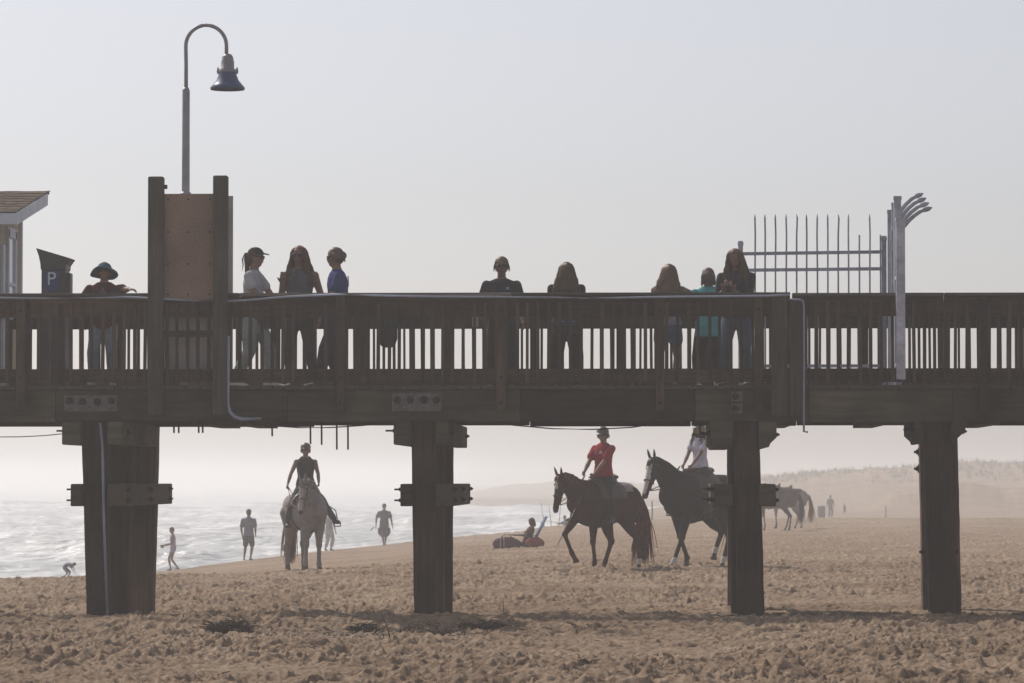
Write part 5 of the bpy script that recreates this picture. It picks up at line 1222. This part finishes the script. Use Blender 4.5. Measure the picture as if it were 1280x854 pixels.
bag(634, .62, .42, .34, (.09, .03, .04), 'duffel_bag', 'dark maroon striped duffel bag left of the beach chair', 'bag', (.42, .38, .38))
bag(669, .42, .36, .28, (.24, .05, .045), 'cooler_bag', 'small bright red bag right of the beach chair', 'bag')

# far anglers, rods, posts
for px, row, lab in ((677, 656, 'tiny distant angler sitting by the rods at the water'), (705, 656, 'tiny distant angler seated just left of the chestnut horse head')):
    p = at_row(px, row, 170, 190); p = gpt(px, 196)
    human('person', lab, p, R(-60), 1.6, pose=dict(pelvis=(0, .1, .14), lean=6, Lw=(.1, -.4, .5), Rw=(-.1, -.4, .5), La=(.12, -.6, .05), Ra=(-.12, -.6, .05), Lk=(.1, 0, 1), Rk=(-.1, 0, 1)), top=('shirt', cloth('dull_shirt', (.12, .12, .13)), 1.6, -.03, .01), bottom=('trousers', cloth('dull_trousers', (.09, .09, .1)), 1.9, .01), hair=('short', HAIR_BROWN), skin=SKIN2, vox=.03, small=True)
for i, (px, dx, top) in enumerate(((682, -6, 628), (690, -4, 630), (697, 4, 626), (815, 0, 626))):
    p = gpt(px, 197 + i); t = P(px + dx, top, 197 + i); q = MB(p)
    q.tube([p, p.lerp(t, .5) + Vector((.02, 0, 0)), t], [.028, .018, .008] if px != 815 else [.04, .04, .035], 6)
    nm = 'fishing_rod' if px != 815 else 'marker_post'
    e = q.build(nm, M['iron'], None, loc=p)
    if px != 815: tag(e, ['thin fishing rod leaning left beside the distant angler', 'middle fishing rod of the three stood in sand', 'thin fishing rod leaning right towards the chestnut horse'][i], 'fishing rod', 'fishing rods stood in the sand')
    else: tag(e, 'thin marker post in haze between the two dark horses', 'post', 'posts far along the beach')
def far(px, d): x = X(px, d, 640); return Vector((x, d, gz(x, d)))
p = far(1038, 306); human('person', 'faint distant person standing in haze before the dunes', p, R(20), 1.8, pose=dict(lean=0), top=('shirt', cloth('slate_shirt', (.08, .08, .09)), 1.6, -.03, .012), bottom=('trousers', cloth('slate_trousers', (.06, .06, .07)), 1.9, .012), hair=('short', HAIR_BROWN), skin=SKIN2, vox=.03, small=True, man=True)
p = far(1056, 320); human('person', 'faint small child in haze right of the distant standing person', p, R(-40), 1.0, pose=dict(lean=10, bighead=1.1), top=('shirt', cloth('slate_shirt_small', (.09, .09, .1)), .8, -.03, .012), bottom=('shorts', cloth('slate_shorts', (.07, .07, .08)), .8, .012), hair=('short', HAIR_BROWN), skin=SKIN2, vox=.03, small=True)
p = far(1027, 300); bn = empty('trash_barrel', p, 0, 'faint squat barrel in haze left of the distant standing person', 'barrel'); q = MB(); q.lathe((0, 0, 0), [(0, 0), (.27, 0), (.31, .3), (.31, .6), (.29, .86), (0, .86)], 18); q.build('drum', M['iron'], bn, True); q = MB(); q.lathe((0, 0, 0), [(.30, .84), (.33, .86), (.33, .90), (.1, .95), (0, .95)], 18); q.build('lid', M['galv'], bn, True)
p = far(1107, 300); q = MB(p); q.tube([p - Vector((0, 0, .2)), p + Vector((.02, 0, .95))], [.05, .045], 8); tag(q.build('marker_post', M['wood_post'], None, loc=p), 'short marker post in haze left of the fourth pile', 'post', 'posts far along the beach')

# ------------------------------------------------------------------ wrack and twigs in the foreground
WR = mat('dry_seaweed', (.055, .042, .034), .9, .5, 30, .3, .01); WP = mat('pale_dry_grass', (.34, .29, .24), .9, .25, 30, .2, .005)
def gcol(px, row): 
    ys = np.arange(31, 60, .05); xs = (px - 810) / F_PX * ys; rw = 600 - (ground_z(xs, ys) - CAM_Z) / ys * F_PX
    i = int(np.argmin(np.abs(rw - row))); return Vector((xs[i], ys[i], gz(xs[i], ys[i])))
def blades(mb, c, n, rx, ry, h, rnd, flat=.5, w=.007):
    for i in range(n):
        a = rnd.uniform(0, 6.28); r_ = math.sqrt(rnd.random()); x, y = c.x + r_ * rx * math.cos(a), c.y + r_ * ry * math.sin(a); z = gz(x, y)
        L = h * rnd.uniform(.5, 1.2); t = rnd.uniform(0, 6.28); k = flat * rnd.uniform(.4, 1.6); dv = Vector((math.cos(t) * k, math.sin(t) * k, 1)).normalized()
        p0 = Vector((x, y, z - .01)); p1 = p0 + dv * L * .5; p2 = p1 + (dv + Vector((math.cos(t), math.sin(t), -.9)) * .7).normalized() * L * .5
        if p2.z < z: p2.z = z + .004
        mb.loft([p0, p1, p2], [w, w * .9, w * .3], seg=4, caps=False)
rnd = random.Random(5)
for px, row, n, rx, ry, h, lab in ((286, 796, 420, .19, .22, .20, 'largest dark tuft of dry seaweed in the left foreground'), (458, 789, 200, .15, .22, .16, 'dark seaweed tuft left of the leaning stick'), (533, 789, 210, .38, .35, .12, 'spread seaweed clump right of the leaning stick'), (600, 782, 190, .28, .25, .10, 'flat seaweed clump below the second pile'), (388, 742, 70, .1, .2, .05, 'low seaweed scrap left of centre near the second pile'), (735, 840, 90, .07, .12, .06, 'small dark seaweed lump at the bottom of the picture'), (915, 757, 120, .5, .5, .05, 'thin seaweed strands around the foot of the third pile')):
    c = gcol(px, row); q = MB(c); blades(q, c, n, rx, ry, h, rnd, .9, .006)
    if n > 150: blades(q, c, n // 8, rx * 1.2, ry * 1.2, h * .8, rnd, 1.5, .005)
    if n == 120: q.build('seaweed_strands', WR, None, loc=c)['kind'] = 'stuff'; continue
    tag(q.build('seaweed_clump', WR, None, loc=c), lab, 'seaweed', 'seaweed clumps on the sand')
q = MB(); q2 = MB()
for i in range(1500):
    if i % 5: px = rnd.gauss(430, 150); row = rnd.gauss(796 - (px - 430) * .045, 6)
    else: px = rnd.uniform(-20, 1300); row = rnd.uniform(745, 850)
    c = gcol(px, max(row, 742)); t = rnd.uniform(0, 6.28); L = rnd.uniform(.015, .09) * rnd.uniform(.5, 1.2); e = c + Vector((math.cos(t) * L, math.sin(t) * L, rnd.uniform(.0, .03)))
    (q if rnd.random() < .7 else q2).loft([c + Vector((0, 0, .002)), c.lerp(e, .5) + Vector((0, 0, rnd.uniform(0, .006))), e], [.006, .005, .002], seg=4, caps=False)
q.build('wrack_debris', WR)['kind'] = 'stuff'; q2.build('dry_grass_bits', WP)['kind'] = 'stuff'
def stick(px, row, px2, row2, r, lab, tw=0):
    c = gcol(px, row); t = P(px2, row2, c.y + .05); q = MB(c); q.tube([c - Vector((0, 0, .03)), c.lerp(t, .4) + Vector((.01, 0, 0)), t], [r, r * .8, r * .4], 6)
    for i in range(tw): a = c.lerp(t, .35 + .3 * i); q.tube([a, a + Vector((.05 * (-1) ** i, .01, .05))], [r * .6, r * .25], 5)
    tag(q.build('stick', WR, None, loc=c), lab, 'stick', 'sticks poking out of the sand')
stick(489, 806, 476, 766, .008, 'leaning dark stick poking up between two seaweed tufts', 1)
stick(628, 772, 629, 749, .006, 'thin upright stick right of the second pile', 1)
stick(722, 792, 716, 778, .006, 'small thin stick in the middle foreground', 2)
stick(790, 848, 796, 828, .006, 'thin twig near the bottom edge right of centre', 2)

# grass along the dune crests
q = MB(); rnd = random.Random(9)
for i in range(1300):
    px = rnd.uniform(930, 1420); d = 520 + rnd.gauss(-18, 26)
    x = (px - 810) / F_PX * d
    if vnoise(np.array([x / 6.]), np.array([d / 9.]))[0] < -.12: continue
    z = float(ground_z(np.array([x]), np.array([d]))[0])
    if z < 1.2: continue
    h = rnd.uniform(.25, .75); lx = rnd.uniform(-.3, .3)
    for k in range(3): a = rnd.uniform(-.25, .25); q.add([(x + a - .07, d, z - .1), (x + a + .07, d + .02, z - .1), (x + a + lx * h, d + rnd.uniform(-.1, .1), z + h)], [(0, 1, 2)])
q.build('dune_grass', mat('hazed_dune_grass', (.45, .40, .33), .9, .3, 3, 0))['kind'] = 'stuff'  # grass colour lightened to imitate haze at this distance
